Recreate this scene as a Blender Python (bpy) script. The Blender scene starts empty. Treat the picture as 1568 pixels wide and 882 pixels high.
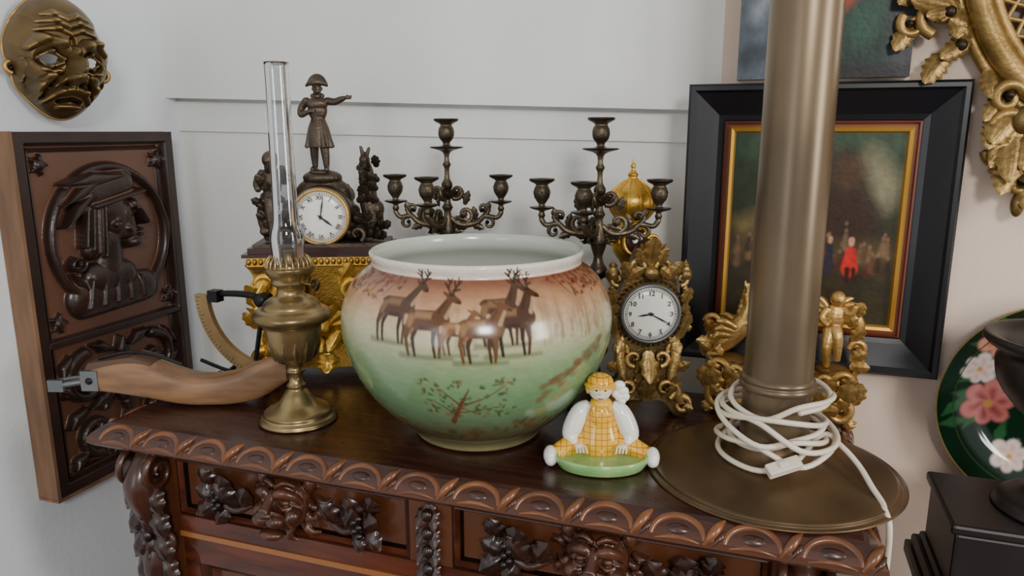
import bpy, math, random
import numpy as np
from mathutils import Matrix, Vector
random.seed(7)
pi=math.pi
def lin(c):
    o=[]
    for v in c:
        v=v/255.0
        o.append(v/12.92 if v<=0.04045 else ((v+0.055)/1.055)**2.4)
    return tuple(o)
L3=lambda c: np.array(lin(c))
T=Matrix.Translation
def Rz(a): return Matrix.Rotation(math.radians(a),4,'Z')
def Rx(a): return Matrix.Rotation(math.radians(a),4,'X')
def Ry(a): return Matrix.Rotation(math.radians(a),4,'Y')

# ---------------------------------------------------------------- materials
def pm(name,c1,c2=None,metallic=0.0,rough=0.5,nscale=8,stretch=(1,1,1),bump=0,bscale=60,cavity=None,cav=(0.44,0.53),
       coat=0,attr=False,spec=0.5,rvar=0.0,edge=None,edg=(0.55,0.70)):
    m=bpy.data.materials.new(name); m.use_nodes=True
    nt=m.node_tree; N=nt.nodes; Lk=nt.links
    b=N['Principled BSDF']
    b.inputs['Metallic'].default_value=metallic; b.inputs['Roughness'].default_value=rough
    b.inputs['Coat Weight'].default_value=coat; b.inputs['Coat Roughness'].default_value=0.12
    b.inputs['Specular IOR Level'].default_value=spec
    tc=N.new('ShaderNodeTexCoord'); mp=N.new('ShaderNodeMapping'); mp.inputs['Scale'].default_value=stretch
    Lk.new(tc.outputs['Object'],mp.inputs['Vector'])
    nz=N.new('ShaderNodeTexNoise'); nz.inputs['Scale'].default_value=nscale; nz.inputs['Detail'].default_value=5
    Lk.new(mp.outputs[0],nz.inputs['Vector'])
    if attr:
        at=N.new('ShaderNodeAttribute'); at.attribute_name='Col'; out=at.outputs['Color']
    else:
        rp=N.new('ShaderNodeValToRGB'); rp.color_ramp.elements[0].position=0.36; rp.color_ramp.elements[1].position=0.64
        rp.color_ramp.elements[0].color=(*lin(c1),1); rp.color_ramp.elements[1].color=(*lin(c2 or c1),1)
        Lk.new(nz.outputs['Fac'],rp.inputs[0]); out=rp.outputs[0]
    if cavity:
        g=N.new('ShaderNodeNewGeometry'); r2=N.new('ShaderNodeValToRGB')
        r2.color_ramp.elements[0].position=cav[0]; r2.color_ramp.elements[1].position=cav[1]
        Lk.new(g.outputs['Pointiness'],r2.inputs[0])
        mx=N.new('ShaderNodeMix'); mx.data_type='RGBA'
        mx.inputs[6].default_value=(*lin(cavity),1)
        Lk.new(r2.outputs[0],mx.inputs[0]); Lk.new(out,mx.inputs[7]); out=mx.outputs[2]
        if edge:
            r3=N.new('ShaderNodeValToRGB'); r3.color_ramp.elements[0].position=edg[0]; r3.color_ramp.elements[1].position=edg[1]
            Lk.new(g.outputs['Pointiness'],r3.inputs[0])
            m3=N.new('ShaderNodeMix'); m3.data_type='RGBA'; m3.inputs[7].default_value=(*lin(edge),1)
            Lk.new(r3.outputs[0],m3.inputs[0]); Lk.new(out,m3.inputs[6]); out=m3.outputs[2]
    Lk.new(out,b.inputs['Base Color'])
    if rvar:
        mr=N.new('ShaderNodeMapRange'); mr.inputs[3].default_value=max(0.03,rough-rvar); mr.inputs[4].default_value=rough+rvar
        Lk.new(nz.outputs['Fac'],mr.inputs[0]); Lk.new(mr.outputs[0],b.inputs['Roughness'])
    if bump:
        n2=N.new('ShaderNodeTexNoise'); n2.inputs['Scale'].default_value=bscale; n2.inputs['Detail'].default_value=4
        Lk.new(mp.outputs[0],n2.inputs['Vector'])
        bp=N.new('ShaderNodeBump'); bp.inputs['Strength'].default_value=bump; bp.inputs['Distance'].default_value=0.002
        Lk.new(n2.outputs['Fac'],bp.inputs['Height']); Lk.new(bp.outputs[0],b.inputs['Normal'])
    return m
WALLW=pm('plaster_white',(230,231,227),(238,239,235),rough=0.85,nscale=3,bump=0.25,bscale=90)
WALLL=pm('plaster_cool_white',(224,230,236),(234,239,242),rough=0.85,nscale=3,bump=0.3,bscale=90)
WALLB=pm('plaster_beige',(224,200,180),(232,210,192),rough=0.85,nscale=3,bump=0.25,bscale=90)
FLOORM=pm('floor_boards',(70,42,26),(98,62,40),rough=0.4,nscale=4,stretch=(1,8,1))
WTOP=pm('oak_top_dark',(44,21,17),(66,33,26),rough=0.27,nscale=9,stretch=(1,9,9),coat=0.25,bump=0.15,bscale=50,rvar=0.08)
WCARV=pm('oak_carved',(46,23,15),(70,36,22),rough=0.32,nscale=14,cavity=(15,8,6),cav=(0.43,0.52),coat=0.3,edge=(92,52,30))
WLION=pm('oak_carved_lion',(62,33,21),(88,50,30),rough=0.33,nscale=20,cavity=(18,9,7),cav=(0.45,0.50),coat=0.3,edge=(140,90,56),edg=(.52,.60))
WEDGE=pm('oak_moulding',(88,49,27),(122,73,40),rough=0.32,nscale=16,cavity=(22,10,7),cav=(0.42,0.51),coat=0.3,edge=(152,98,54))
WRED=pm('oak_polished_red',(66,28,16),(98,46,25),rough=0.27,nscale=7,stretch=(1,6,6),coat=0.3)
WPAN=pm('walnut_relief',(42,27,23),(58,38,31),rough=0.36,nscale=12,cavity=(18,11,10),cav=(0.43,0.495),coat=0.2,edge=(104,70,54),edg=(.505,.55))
WLIGHT=pm('wood_raw_edge',(108,80,58),(134,100,72),rough=0.6,nscale=8,stretch=(6,6,1))
WSTOCK=pm('wood_stock',(114,82,56),(150,112,78),rough=0.45,nscale=9,stretch=(1,5,5),coat=0.1)
WSTOCKD=pm('wood_stock_dark',(74,52,40),(104,74,56),rough=0.45,nscale=9)
BRASSC=pm('brass_tarnished',(100,86,68),(124,106,82),metallic=0.6,rough=0.34,nscale=6,stretch=(1,1,.6),rvar=0.07)
BRASSD=pm('brass_disc',(88,70,50),(112,90,64),metallic=0.65,rough=0.38,nscale=10,rvar=0.08)
BRASS=pm('brass_lamp',(150,130,90),(180,156,110),metallic=0.85,rough=0.3,nscale=14,rvar=0.08,cavity=(60,48,30),cav=(0.4,0.5))
ARCM=pm('sextant_arc_brass',(144,118,78),(168,140,96),metallic=0.4,rough=0.42,nscale=14)
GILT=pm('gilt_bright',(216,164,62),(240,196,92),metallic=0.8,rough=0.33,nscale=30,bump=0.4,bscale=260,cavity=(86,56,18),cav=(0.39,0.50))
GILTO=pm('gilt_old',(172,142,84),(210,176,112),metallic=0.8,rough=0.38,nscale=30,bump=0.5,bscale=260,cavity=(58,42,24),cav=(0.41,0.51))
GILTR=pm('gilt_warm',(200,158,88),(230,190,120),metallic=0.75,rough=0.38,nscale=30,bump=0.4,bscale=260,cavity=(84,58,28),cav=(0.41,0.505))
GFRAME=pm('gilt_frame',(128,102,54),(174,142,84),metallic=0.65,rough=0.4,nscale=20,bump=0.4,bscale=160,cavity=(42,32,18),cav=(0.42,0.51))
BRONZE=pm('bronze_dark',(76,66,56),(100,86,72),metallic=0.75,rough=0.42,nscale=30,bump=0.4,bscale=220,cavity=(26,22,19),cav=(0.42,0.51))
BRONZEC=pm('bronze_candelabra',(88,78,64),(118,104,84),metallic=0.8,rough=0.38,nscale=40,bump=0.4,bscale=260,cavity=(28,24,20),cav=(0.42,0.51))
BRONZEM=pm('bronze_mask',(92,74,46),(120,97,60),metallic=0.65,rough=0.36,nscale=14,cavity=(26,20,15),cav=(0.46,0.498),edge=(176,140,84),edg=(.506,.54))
PLINTH=pm('dark_red_plinth',(44,20,18),(58,28,24),rough=0.3,coat=0.3)
BLACK=pm('black_frame',(11,12,18),(15,16,23),rough=0.36,nscale=12,coat=0.1)
BLACKM=pm('black_metal',(24,24,26),(34,34,36),metallic=0.5,rough=0.4)
BLACKS=pm('black_stone',(24,20,20),(34,29,28),rough=0.42,nscale=12)
STEEL=pm('steel',(112,116,118),(136,138,138),metallic=0.8,rough=0.35)
GOLDSLIP=pm('gold_slip',(206,152,62),(222,172,80),metallic=0.6,rough=0.35)
REDSLIP=pm('red_slip',(92,38,24),(108,46,28),rough=0.45)
PAINTM=pm('oil_paint',(0,0,0),attr=True,rough=0.42,bump=0.2,bscale=120,coat=0.06,spec=.3)
PORC=pm('porcelain_painted',(0,0,0),attr=True,rough=0.18,coat=0.3,spec=0.5)
PLATEM=pm('plate_glazed',(0,0,0),attr=True,rough=0.1,coat=0.6)
ENAMEL=pm('dial_enamel',(236,234,224),(242,240,232),rough=0.25)
INK=pm('dial_ink',(18,18,20),(22,22,24),rough=0.5)
CERW=pm('ceramic_white',(238,238,228),(244,244,236),rough=0.14,coat=0.4)
CERG=pm('ceramic_green',(132,178,108),(152,194,126),rough=0.12,coat=0.5,nscale=30)
CERF=pm('ceramic_face',(236,222,192),(240,228,202),rough=0.16,coat=0.4)
CERY=pm('ceramic_yellow',(232,178,50),(240,190,66),rough=0.16,coat=0.4)
CORD=pm('cord_white',(218,206,186),(228,218,200),rough=0.45)
MIRR=pm('mirror_glass',(150,150,150),(160,160,160),metallic=1.0,rough=0.05)
PLAID=bpy.data.materials.new('ceramic_plaid'); PLAID.use_nodes=True
def mk_plaid():
    nt=PLAID.node_tree; N=nt.nodes; Lk=nt.links; b=N['Principled BSDF']
    b.inputs['Roughness'].default_value=0.16; b.inputs['Coat Weight'].default_value=0.4
    tc=N.new('ShaderNodeTexCoord'); sp=N.new('ShaderNodeSeparateXYZ'); Lk.new(tc.outputs['Object'],sp.inputs[0])
    outs=[]
    for ax in (0,2):
        a=N.new('ShaderNodeMath'); a.operation='MULTIPLY'; a.inputs[1].default_value=125; Lk.new(sp.outputs[ax],a.inputs[0])
        f=N.new('ShaderNodeMath'); f.operation='FRACT'; Lk.new(a.outputs[0],f.inputs[0])
        l=N.new('ShaderNodeMath'); l.operation='LESS_THAN'; l.inputs[1].default_value=0.15; Lk.new(f.outputs[0],l.inputs[0]); outs.append(l)
    mx=N.new('ShaderNodeMath'); mx.operation='MAXIMUM'; Lk.new(outs[0].outputs[0],mx.inputs[0]); Lk.new(outs[1].outputs[0],mx.inputs[1])
    c=N.new('ShaderNodeMix'); c.data_type='RGBA'; c.inputs[6].default_value=(*lin((238,184,44)),1); c.inputs[7].default_value=(*lin((190,116,26)),1)
    Lk.new(mx.outputs[0],c.inputs[0]); Lk.new(c.outputs[2],b.inputs['Base Color'])
mk_plaid()
GLASS=bpy.data.materials.new('clear_glass'); GLASS.use_nodes=True
def mk_glass():
    nt=GLASS.node_tree; N=nt.nodes; Lk=nt.links; N.remove(N['Principled BSDF'])
    o=N['Material Output']; tr=N.new('ShaderNodeBsdfTransparent'); tr.inputs[0].default_value=(.92,.93,.94,1)
    gl=N.new('ShaderNodeBsdfGlossy'); gl.inputs['Roughness'].default_value=0.06
    fr=N.new('ShaderNodeFresnel'); fr.inputs[0].default_value=1.7; mx=N.new('ShaderNodeMixShader')
    Lk.new(fr.outputs[0],mx.inputs[0]); Lk.new(tr.outputs[0],mx.inputs[1]); Lk.new(gl.outputs[0],mx.inputs[2]); Lk.new(mx.outputs[0],o.inputs[0])
mk_glass()

# ---------------------------------------------------------------- mesh builder
def crom(A,n,closed=False):
    A=np.asarray(A,float); m=len(A)
    if m<3 or n<=1: 
        return A
    out=[]
    rngi=range(m) if closed else range(m-1)
    for i in rngi:
        if closed: p0,p1,p2,p3=A[(i-1)%m],A[i],A[(i+1)%m],A[(i+2)%m]
        else: p0,p1,p2,p3=A[max(i-1,0)],A[i],A[i+1],A[min(i+2,m-1)]
        for k in range(n):
            t=k/n
            out.append(0.5*((2*p1)+(-p0+p2)*t+(2*p0-5*p1+4*p2-p3)*t*t+(-p0+3*p1-3*p2+p3)*t**3))
    if not closed: out.append(A[-1])
    return np.array(out)
class MB:
    def __init__(s): s.V=[];s.F=[];s.MI=[];s.SM=[];s.C=[];s.n=0;s.mats=[];s.M=Matrix.Identity(4)
    def mi(s,m):
        if m not in s.mats: s.mats.append(m)
        return s.mats.index(m)
    def add(s,V,F,mat,smooth=True,cols=None):
        V=np.asarray(V,float).reshape(-1,3)
        M=np.array(s.M); V=V@M[:3,:3].T+M[:3,3]
        i=s.mi(mat); base=s.n
        s.V.append(V); s.n+=len(V)
        s.C.append(np.ones((len(V),3)) if cols is None else np.asarray(cols).reshape(-1,3))
        if isinstance(F,np.ndarray): F=(F+base).tolist()
        else: F=[tuple(k+base for k in f) for f in F]
        s.F+=F; s.MI+=[i]*len(F); s.SM+=[smooth]*len(F)
    def grid(s,P,mat,closeu=False,closev=False,smooth=True,cols=None,flip=False,mask=None):
        P=np.asarray(P,float); a,b=P.shape[:2]
        ia=np.arange(a if closeu else a-1); ib=np.arange(b if closev else b-1)
        I,J=np.meshgrid(ia,ib,indexing='ij')
        I2=(I+1)%a; J2=(J+1)%b
        Q=np.stack([I*b+J,I*b+J2,I2*b+J2,I2*b+J],-1).reshape(-1,4)
        if mask is not None:
            Q=Q[mask.reshape(-1)[Q].all(axis=1)]
        if flip: Q=Q[:,::-1]
        s.add(P.reshape(-1,3),Q,mat,smooth,None if cols is None else np.asarray(cols).reshape(-1,3))
    def lathe(s,prof,mat,seg=40,c=(0,0,0),n=1,sc=(1,1),smooth=True):
        p=crom(prof,n) if n>1 else np.array(prof,float)
        a=np.linspace(0,2*pi,seg,endpoint=False)
        r=np.maximum(p[:,0],1e-5)
        P=np.stack([r[:,None]*np.cos(a)*sc[0]+c[0],r[:,None]*np.sin(a)*sc[1]+c[1],np.repeat(p[:,1:2],seg,1)+c[2]],-1)
        s.grid(P,mat,closev=True,smooth=smooth,flip=True)
    def ell(s,c,r,mat,R=None,nu=20,nv=12):
        if not hasattr(r,'__len__'): r=(r,r,r)
        th=np.linspace(0.001,pi-0.001,nv); ph=np.linspace(0,2*pi,nu,endpoint=False)
        P=np.stack([np.sin(th)[:,None]*np.cos(ph)*r[0],np.sin(th)[:,None]*np.sin(ph)*r[1],np.cos(th)[:,None]*np.ones(nu)*r[2]],-1)
        if R is not None: P=P@np.array(R)[:3,:3].T
        s.grid(P+np.array(c),mat,closev=True)
    def tube(s,pts,r,mat,seg=8,n=4,closed=False,sq=1.0):
        P=np.array(pts,float)
        if hasattr(r,'__len__'): R=np.array(r,float)
        else: R=np.full(len(P),float(r))
        A=crom(np.hstack([P,R[:,None]]),n,closed); P=A[:,:3];R=np.maximum(A[:,3],1e-5)
        m=len(P)
        Tn=np.roll(P,-1,0)-np.roll(P,1,0) if closed else np.gradient(P,axis=0)
        Tn/= (np.linalg.norm(Tn,axis=1)[:,None]+1e-12)
        ref=np.array([0,0,1.0]) if abs(Tn[0,2])<.9 else np.array([1.0,0,0])
        nn=np.cross(Tn[0],ref); nn/=np.linalg.norm(nn)
        a=np.linspace(0,2*pi,seg,endpoint=False); G=np.zeros((m,seg,3))
        for i in range(m):
            nn=nn-Tn[i]*np.dot(nn,Tn[i]); nn/=np.linalg.norm(nn)+1e-12
            bb=np.cross(Tn[i],nn)
            G[i]=P[i]+R[i]*(np.cos(a)[:,None]*nn+sq*np.sin(a)[:,None]*bb)
        s.grid(G,mat,closeu=closed,closev=True)
        if not closed:
            for e,fl in ((0,0),(m-1,1)):
                V=np.vstack([G[e],P[e]-(Tn[e] if e==0 else -Tn[e])*R[e]*0.5])
                F=[(k,(k+1)%seg,seg) if fl else ((k+1)%seg,k,seg) for k in range(seg)]
                s.add(V,F,mat)
    def box(s,x0,x1,y0,y1,z0,z1,mat):
        V=[(x,y,z) for x in (x0,x1) for y in (y0,y1) for z in (z0,z1)]
        F=[(0,1,3,2),(4,6,7,5),(0,4,5,1),(2,3,7,6),(0,2,6,4),(1,5,7,3)]
        s.add(V,F,mat,False)
    def prism(s,poly,y0,y1,mat,smooth=False):
        m=len(poly); V=[(x,y0,z) for x,z in poly]+[(x,y1,z) for x,z in poly]
        F=[tuple(range(m)),tuple(range(2*m-1,m-1,-1))]
        s.add(V,F,mat,False)
        s.add(V,[(i,i+m,(i+1)%m+m,(i+1)%m) for i in range(m)],mat,smooth)
    def leaf(s,p,d,nrm,Ln,W,mat,curl=0.4,lobes=3,ridge=.45):
        p=np.array(p,float);d=np.array(d,float);d/=np.linalg.norm(d)
        nrm=np.array(nrm,float);nrm-=d*np.dot(nrm,d);nrm/=np.linalg.norm(nrm);sd=np.cross(nrm,d)
        t=np.linspace(0,1,21);u=np.linspace(-1,1,11)
        w=W*(np.sin(pi*np.clip(t*.93+.05,0,1))**.7)*(1+.13*np.sin(t*lobes*2*pi))
        vein=.18*np.abs(np.sin(u*pi*1.5))[None,:]
        G=(p+t[:,None,None]*Ln*d+(w[:,None]*u[None,:])[...,None]*sd
           +((curl*Ln*t**2)[:,None]+ridge*W*((1-np.abs(u[None,:])**1.6)-vein)*np.sin(pi*np.clip(t,0.05,.95))[:,None])[...,None]*nrm)
        s.grid(G,mat)
    def spiral(s,c,ex,ey,r0,r1,a0,a1,t0,t1,mat,n=14,lift=0,seg=7):
        c=np.array(c,float);ex=np.array(ex,float);ey=np.array(ey,float);nz=np.cross(ex,ey)
        P=[];R=[]
        for i in range(n+1):
            t=i/n;a=math.radians(a0+(a1-a0)*t);r=r0+(r1-r0)*t
            P.append(c+ex*r*math.cos(a)+ey*r*math.sin(a)+nz*lift*t);R.append(t0+(t1-t0)*t)
        s.tube(P,R,mat,seg=seg,n=2)
        s.ell(P[-1],t1*1.7,mat,nu=10,nv=8)
    def obj(s,name,M=None,parent=None,bevel=0,remesh=0,smooth_it=0,sub=0):
        me=bpy.data.meshes.new(name+'_mesh')
        V=np.vstack(s.V)
        me.from_pydata(V.tolist(),[],s.F)
        for m in s.mats: me.materials.append(m)
        me.polygons.foreach_set('material_index',s.MI); me.polygons.foreach_set('use_smooth',s.SM)
        C=np.hstack([np.vstack(s.C),np.ones((s.n,1))])
        at=me.color_attributes.new('Col','FLOAT_COLOR','POINT'); at.data.foreach_set('color',C.reshape(-1))
        me.update()
        o=bpy.data.objects.new(name,me); bpy.context.scene.collection.objects.link(o)
        if parent: o.parent=parent; o.matrix_local=M or Matrix.Identity(4)
        elif M is not None: o.matrix_world=M
        if bevel:
            b=o.modifiers.new('bevel','BEVEL'); b.width=bevel; b.segments=2; b.limit_method='ANGLE'; b.angle_limit=math.radians(50)
        if remesh:
            r=o.modifiers.new('remesh','REMESH'); r.mode='VOXEL'; r.voxel_size=remesh; r.use_smooth_shade=True
            if smooth_it:
                q=o.modifiers.new('smooth','SMOOTH'); q.iterations=smooth_it; q.factor=.5
        return o
def rect_sweep(mb,x0,x1,z0,z1,prof,mats):
    for i in range(len(prof)-1):
        (a,ya),(b,yb)=prof[i],prof[i+1]
        def c(o,y): return [(x0+o,y,z0+o),(x1-o,y,z0+o),(x1-o,y,z1-o),(x0+o,y,z1-o)]
        V=c(a,ya)+c(b,yb)
        mb.add(V,[(k,(k+1)%4,(k+1)%4+4,k+4) for k in range(4)],mats[i],False)
def capd(X,Y,x0,y0,x1,y1,r0,r1):
    dx,dy=x1-x0,y1-y0; l=dx*dx+dy*dy+1e-12
    t=np.clip(((X-x0)*dx+(Y-y0)*dy)/l,0,1)
    return np.hypot(X-x0-t*dx,Y-y0-t*dy)-(r0+(r1-r0)*t)
def dome(X,Y,x0,y0,x1,y1,r0,r1,amp):
    dx,dy=x1-x0,y1-y0; l=dx*dx+dy*dy+1e-12
    t=np.clip(((X-x0)*dx+(Y-y0)*dy)/l,0,1)
    d=np.hypot(X-x0-t*dx,Y-y0-t*dy)/(r0+(r1-r0)*t)
    return amp*np.sqrt(np.clip(1-d*d,0,1))
def blur(Z,n):
    for _ in range(n):
        P=np.pad(Z,1,mode='edge')
        Z=(P[:-2,1:-1]+P[2:,1:-1]+P[1:-1,:-2]+P[1:-1,2:]+2*P[1:-1,1:-1])/6
    return Z
def paint(col,d,c,aa=.0012,alpha=1.0):
    m=np.clip(.5-d/aa,0,1)[...,None]*alpha
    return col*(1-m)+L3(c)*m
def wob(X,Y,f,seed=0):
    r=np.random.default_rng(seed); o=0
    for k in range(7):
        a,b,p=r.uniform(-1,1),r.uniform(-1,1),r.uniform(0,6.28); g=f*(1+k*.45)
        o=o+np.sin(X*a*g+Y*b*g+p+1.3*np.sin(X*b*g*.7-Y*a*g*.6))/(1+.35*k)
    return o/4

TZ=1.05; TS=1.0508
def limb(mb,pts,r,mat,seg=14): mb.tube(pts,r,mat,seg=seg,n=4)
# ================================================================ ROOM
mb=MB(); mb.box(-1.40,-1.27,-2.2,1.55,0,2.7,WALLL); mb.obj('wall_left')
mb=MB(); mb.box(-1.27,-0.075,1.40,1.55,0,2.7,WALLW); mb.obj('wall_back')
mb=MB(); mb.box(-0.075,2.6,1.29,1.55,0,2.7,WALLB); mb.obj('wall_back_pier')
mb=MB(); mb.prism([(-1.27,1.572),(-0.075,1.534),(-0.075,2.7),(-1.27,2.7)],1.36,1.40,WALLW); mb.obj('trim_1')
mb=MB(); mb.prism([(-1.27,1.50),(-0.075,1.478),(-0.075,1.528),(-1.27,1.566)],1.392,1.40,WALLW); mb.obj('trim_2')
mb=MB(); mb.box(-1.40,2.6,-2.2,1.55,-0.05,0,FLOORM); mb.obj('floor')

# ================================================================ CABINET
def cabinet():
    mb=MB()
    x0,x1,y0,yb=-.945,.125,.85,1.27
    mb.box(x0,x1,y0,yb,1.02,TZ,WTOP)
    prof=[(0,1.05),(.010,1.0495),(.016,1.046),(.028,1.037),(.034,1.030),(.035,1.022),(.028,1.015),(.012,1.010),(.0,1.008)]
    pts=[]
    for o,z in prof: pts.append([(x0-o,yb,z),(x0-o,y0-o,z),(x1+o,y0-o,z),(x1+o,yb,z)])
    for i in range(len(prof)-1):
        mt=WTOP if i<2 else WCARV
        V=pts[i]+pts[i+1]
        mb.add(V,[(k+1,k,k+4,k+5) for k in range(3)],mt,False)
    for sx,xa in ((-1,x0),(1,x1)):
        V=[(xa+sx*o,yb,z) for o,z in prof]+[(xa,yb,1.05)]
        mb.add(V,[tuple(range(len(V)))],WCARV,False)
    def motif(c,tx,wn,nn,k=1.0):
        c=np.array(c);tx=np.array(tx);wn=np.array(wn);nn=np.array(nn)
        P=[c+tx*.031*math.cos(a)+wn*(.012-.025*math.sin(a))+nn*.0015 for a in np.linspace(0,pi,11)]
        mb.tube(P,[.0035]+[.0048]*9+[.0035],WEDGE,seg=8,n=2)
        P=[c+tx*(-.026+.052*t)+wn*(.0155-.004*math.sin(pi*t))+nn*.001 for t in np.linspace(0,1,7)]
        mb.tube(P,[.001,.003,.004,.004,.004,.003,.001],WEDGE,seg=8,n=2)
        R=Matrix(((tx[0],wn[0],nn[0]),(tx[1],wn[1],nn[1]),(tx[2],wn[2],nn[2])))
        mb.ell(c+wn*.003+nn*.001,(.017,.008,.006),WCARV,R=R,nu=16,nv=10)
        q=c+tx*.0425*k
        mb.tube([q-tx*.012+wn*.016+nn*.001,q-tx*.004+wn*.005+nn*.005,q+tx*.003-wn*.006+nn*.004,q+tx*.010-wn*.016],[.002,.006,.006,.002],WEDGE,seg=8)
        mb.tube([q-tx*.003+wn*.017,q+tx*.006+wn*.006+nn*.003,q+tx*.012-wn*.004+nn*.002],[.001,.0045,.001],WCARV,seg=8)
    n=13;Lu=1.11/n
    for i in range(n):
        motif((-.965+Lu*(i+.5),.8275,1.036),(1,0,0),(0,-.68,-.73),(0,-.73,.68))
    for i in range(5):
        motif((x0-.0225,.86+.0846*(i+.5),1.036),(0,-1,0),(-.68,0,-.73),(-.73,0,.68))
        motif((x1+.0225,.86+.0846*(i+.5),1.036),(0,1,0),(.68,0,-.73),(.73,0,.68))
    mb.box(-.925,.105,.89,1.265,.06,1.012,WRED)
    mb.box(-.935,.115,.868,1.265,0,.09,WCARV)
    for xa,xb in ((-.93,-.862),(-.448,-.382),(.042,.11)): mb.box(xa,xb,.870,.9,.09,1.012,WCARV)
    mb.box(-.862,.042,.872,.9,.99,1.012,WCARV)
    mb.box(-.862,.042,.868,.9,.862,.892,WRED)
    mb.box(-.862,.042,.866,.9,.855,.864,WEDGE)
    mb.box(-.862,.042,.872,.9,.09,.14,WRED)
    lions=[]
    for xa,xb in ((-.862,-.448),(-.382,.042)):
        rect_sweep(mb,xa,xb,.892,.99,[(0,.872),(.005,.869),(.010,.876),(.013,.884)],[WCARV,WRED,WCARV])
        mb.box(xa+.013,xb-.013,.883,.9,.905,.977,WCARV)
        rect_sweep(mb,xa,xb,.14,.855,[(0,.872),(.03,.870),(.04,.862),(.052,.872),(.06,.884)],[WRED,WRED,WCARV,WRED])
        mb.box(xa+.06,xb-.06,.883,.9,.2,.795,WCARV)
        cx=(xa+xb)/2
        for sgn in (-1,1):
            for z in (.35,.5,.65):
                mb.spiral((cx+sgn*.05,.878,z),(sgn,0,0),(0,0,1),.045,.008,-90,300,.006,.003,WCARV)
                mb.leaf((cx,.88,z-.03),(sgn*.8,0,.8),(0,-1,0),.09,.022,WCARV)
    def lion(cx,cz):
        W=WLION
        f=MB(); y=.880
        f.M=Matrix.Scale(1.12,4)
        f.ell((0,-.012,0),(.036,.028,.040),W,nu=28,nv=18)
        f.ell((0,-.026,.020),(.025,.016,.015),W)
        for s in (-1,1):
            f.tube([(s*.002,-.046,.010),(s*.013,-.049,.018),(s*.027,-.037,.013),(s*.032,-.026,.004)],[.004,.0075,.006,.003],W,seg=10)
            f.tube([(s*.003,-.042,.024),(s*.013,-.041,.030),(s*.024,-.032,.025)],[.003,.004,.002],W,seg=8)
            f.ell((s*.0155,-.038,.004),(.0058,.005,.0045),W)
            f.tube([(s*.008,-.040,-.001),(s*.016,-.041,-.0045),(s*.024,-.036,-.001)],[.0015,.0028,.0018],W,seg=8)
            f.ell((s*.024,-.032,-.013),(.012,.012,.011),W)
            f.ell((s*.0105,-.049,-.018),(.0135,.012,.0095),W)
            f.tube([(s*.007,-.054,-.006),(s*.019,-.047,-.013),(s*.027,-.036,-.028)],[.002,.0035,.002],W,seg=8)
            f.ell((s*.036,-.016,.030),(.010,.009,.012),W)
        f.tube([(0,-.044,.018),(0,-.054,.004),(0,-.061,-.006)],[.0055,.0065,.008],W,seg=12)
        f.ell((0,-.062,-.009),(.012,.006,.0055),W)
        f.ell((0,-.040,-.039),(.017,.013,.008),W)
        for ring,(r0,r1,yy,th,cnt) in enumerate(((.034,.052,-.006,.0050,17),(.040,.064,.000,.0055,21))):
            for i in range(cnt):
                a=2*pi*(i+.5*ring)/cnt; dg=math.degrees(a)%360
                if ring==0 and 235<dg<305: continue
                w=.16*(1 if i%2 else -1)
                P=[((r0+(r1-r0)*t)*math.cos(a+w*math.sin(t*3.1)),yy-.006*math.sin(pi*t)+.006*t,(r0+(r1-r0)*t)*.96*math.sin(a+w*math.sin(t*3.1))+.002) for t in (0,.33,.66,1)]
                f.tube(P,[th*.8,th,th*.85,th*.35],W,seg=8)
        lions.append((f,T((cx,y,cz))@Rx(-14)))
        y=.874
        for s in (-1,1):
            bx=cx+s*.068
            P=[(bx,y,cz-.02),(bx+s*.03,y-.006,cz-.032),(bx+s*.065,y-.006,cz-.012),(bx+s*.085,y,cz+.018)]
            mb.tube(P,[.005,.006,.005,.003],WCARV)
            for (px,pz,ang,Ln,W2) in ((.02,-.025,120,.05,.017),(.03,-.03,60,.055,.019),(.05,-.015,100,.05,.018),(.055,-.02,30,.045,.018),(.06,-.02,-35,.045,.017),(.07,0,70,.04,.015),(.045,-.028,-60,.035,.014)):
                a=math.radians(ang if s>0 else 180-ang)
                mb.leaf((bx+s*px,y-.004,cz+pz),(math.cos(a),-.2,math.sin(a)),(0,-1,0),Ln,W2,WCARV,curl=.12,ridge=.6)
            for k in range(6): mb.ell((bx+s*(.052+.008*(k%2)),y-.016,cz+.006-.007*k),.006,WCARV,nu=12,nv=9)
    lion(-.652,.950); lion(-.172,.950)
    for k in range(7):
        z=.985-k*.028
        mb.leaf((-.415,.868,z),(.45,-.1,-1),(0,-1,0),.034,.011,WCARV); mb.leaf((-.415,.868,z),(-.45,-.1,-1),(0,-1,0),.034,.011,WCARV)
        mb.ell((-.415,.860,z-.012),(.009,.008,.010),WCARV)
    for bx in (-.898,.078):
        for dx in (-.026,.026):
            mb.spiral((bx+dx,.846,.975),(0,1,0),(0,0,1),.032,.006,80,560,.006,.004,WCARV,n=26)
        mb.M=T((bx,.846,.975))@Ry(90)
        mb.lathe([(0,-.026),(.024,-.026),(.026,-.02),(.022,0),(.026,.02),(.024,.026),(0,.026)],WCARV,seg=28,n=2); mb.M=Matrix.Identity(4)
        mb.tube([(bx,.858,.995),(bx,.838,.955),(bx,.848,.91),(bx,.864,.86),(bx,.858,.80),(bx,.868,.74)],[.02,.026,.022,.02,.026,.012],WCARV,seg=14,sq=1.2)
        for k,(z,Ln) in enumerate(((.955,.05),(.915,.055),(.87,.055),(.83,.06),(.79,.055))):
            for s in (-1,0,1):
                mb.leaf((bx+s*.012,.834+.004*k,z),(s*.4,.05,-1),(s*.3,-1,0),Ln,.018,WCARV,curl=.10,ridge=.6)
        for k in range(5): mb.ell((bx,.826+.004*k,.945-k*.04),(.009,.008,.011),WCARV)
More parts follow.
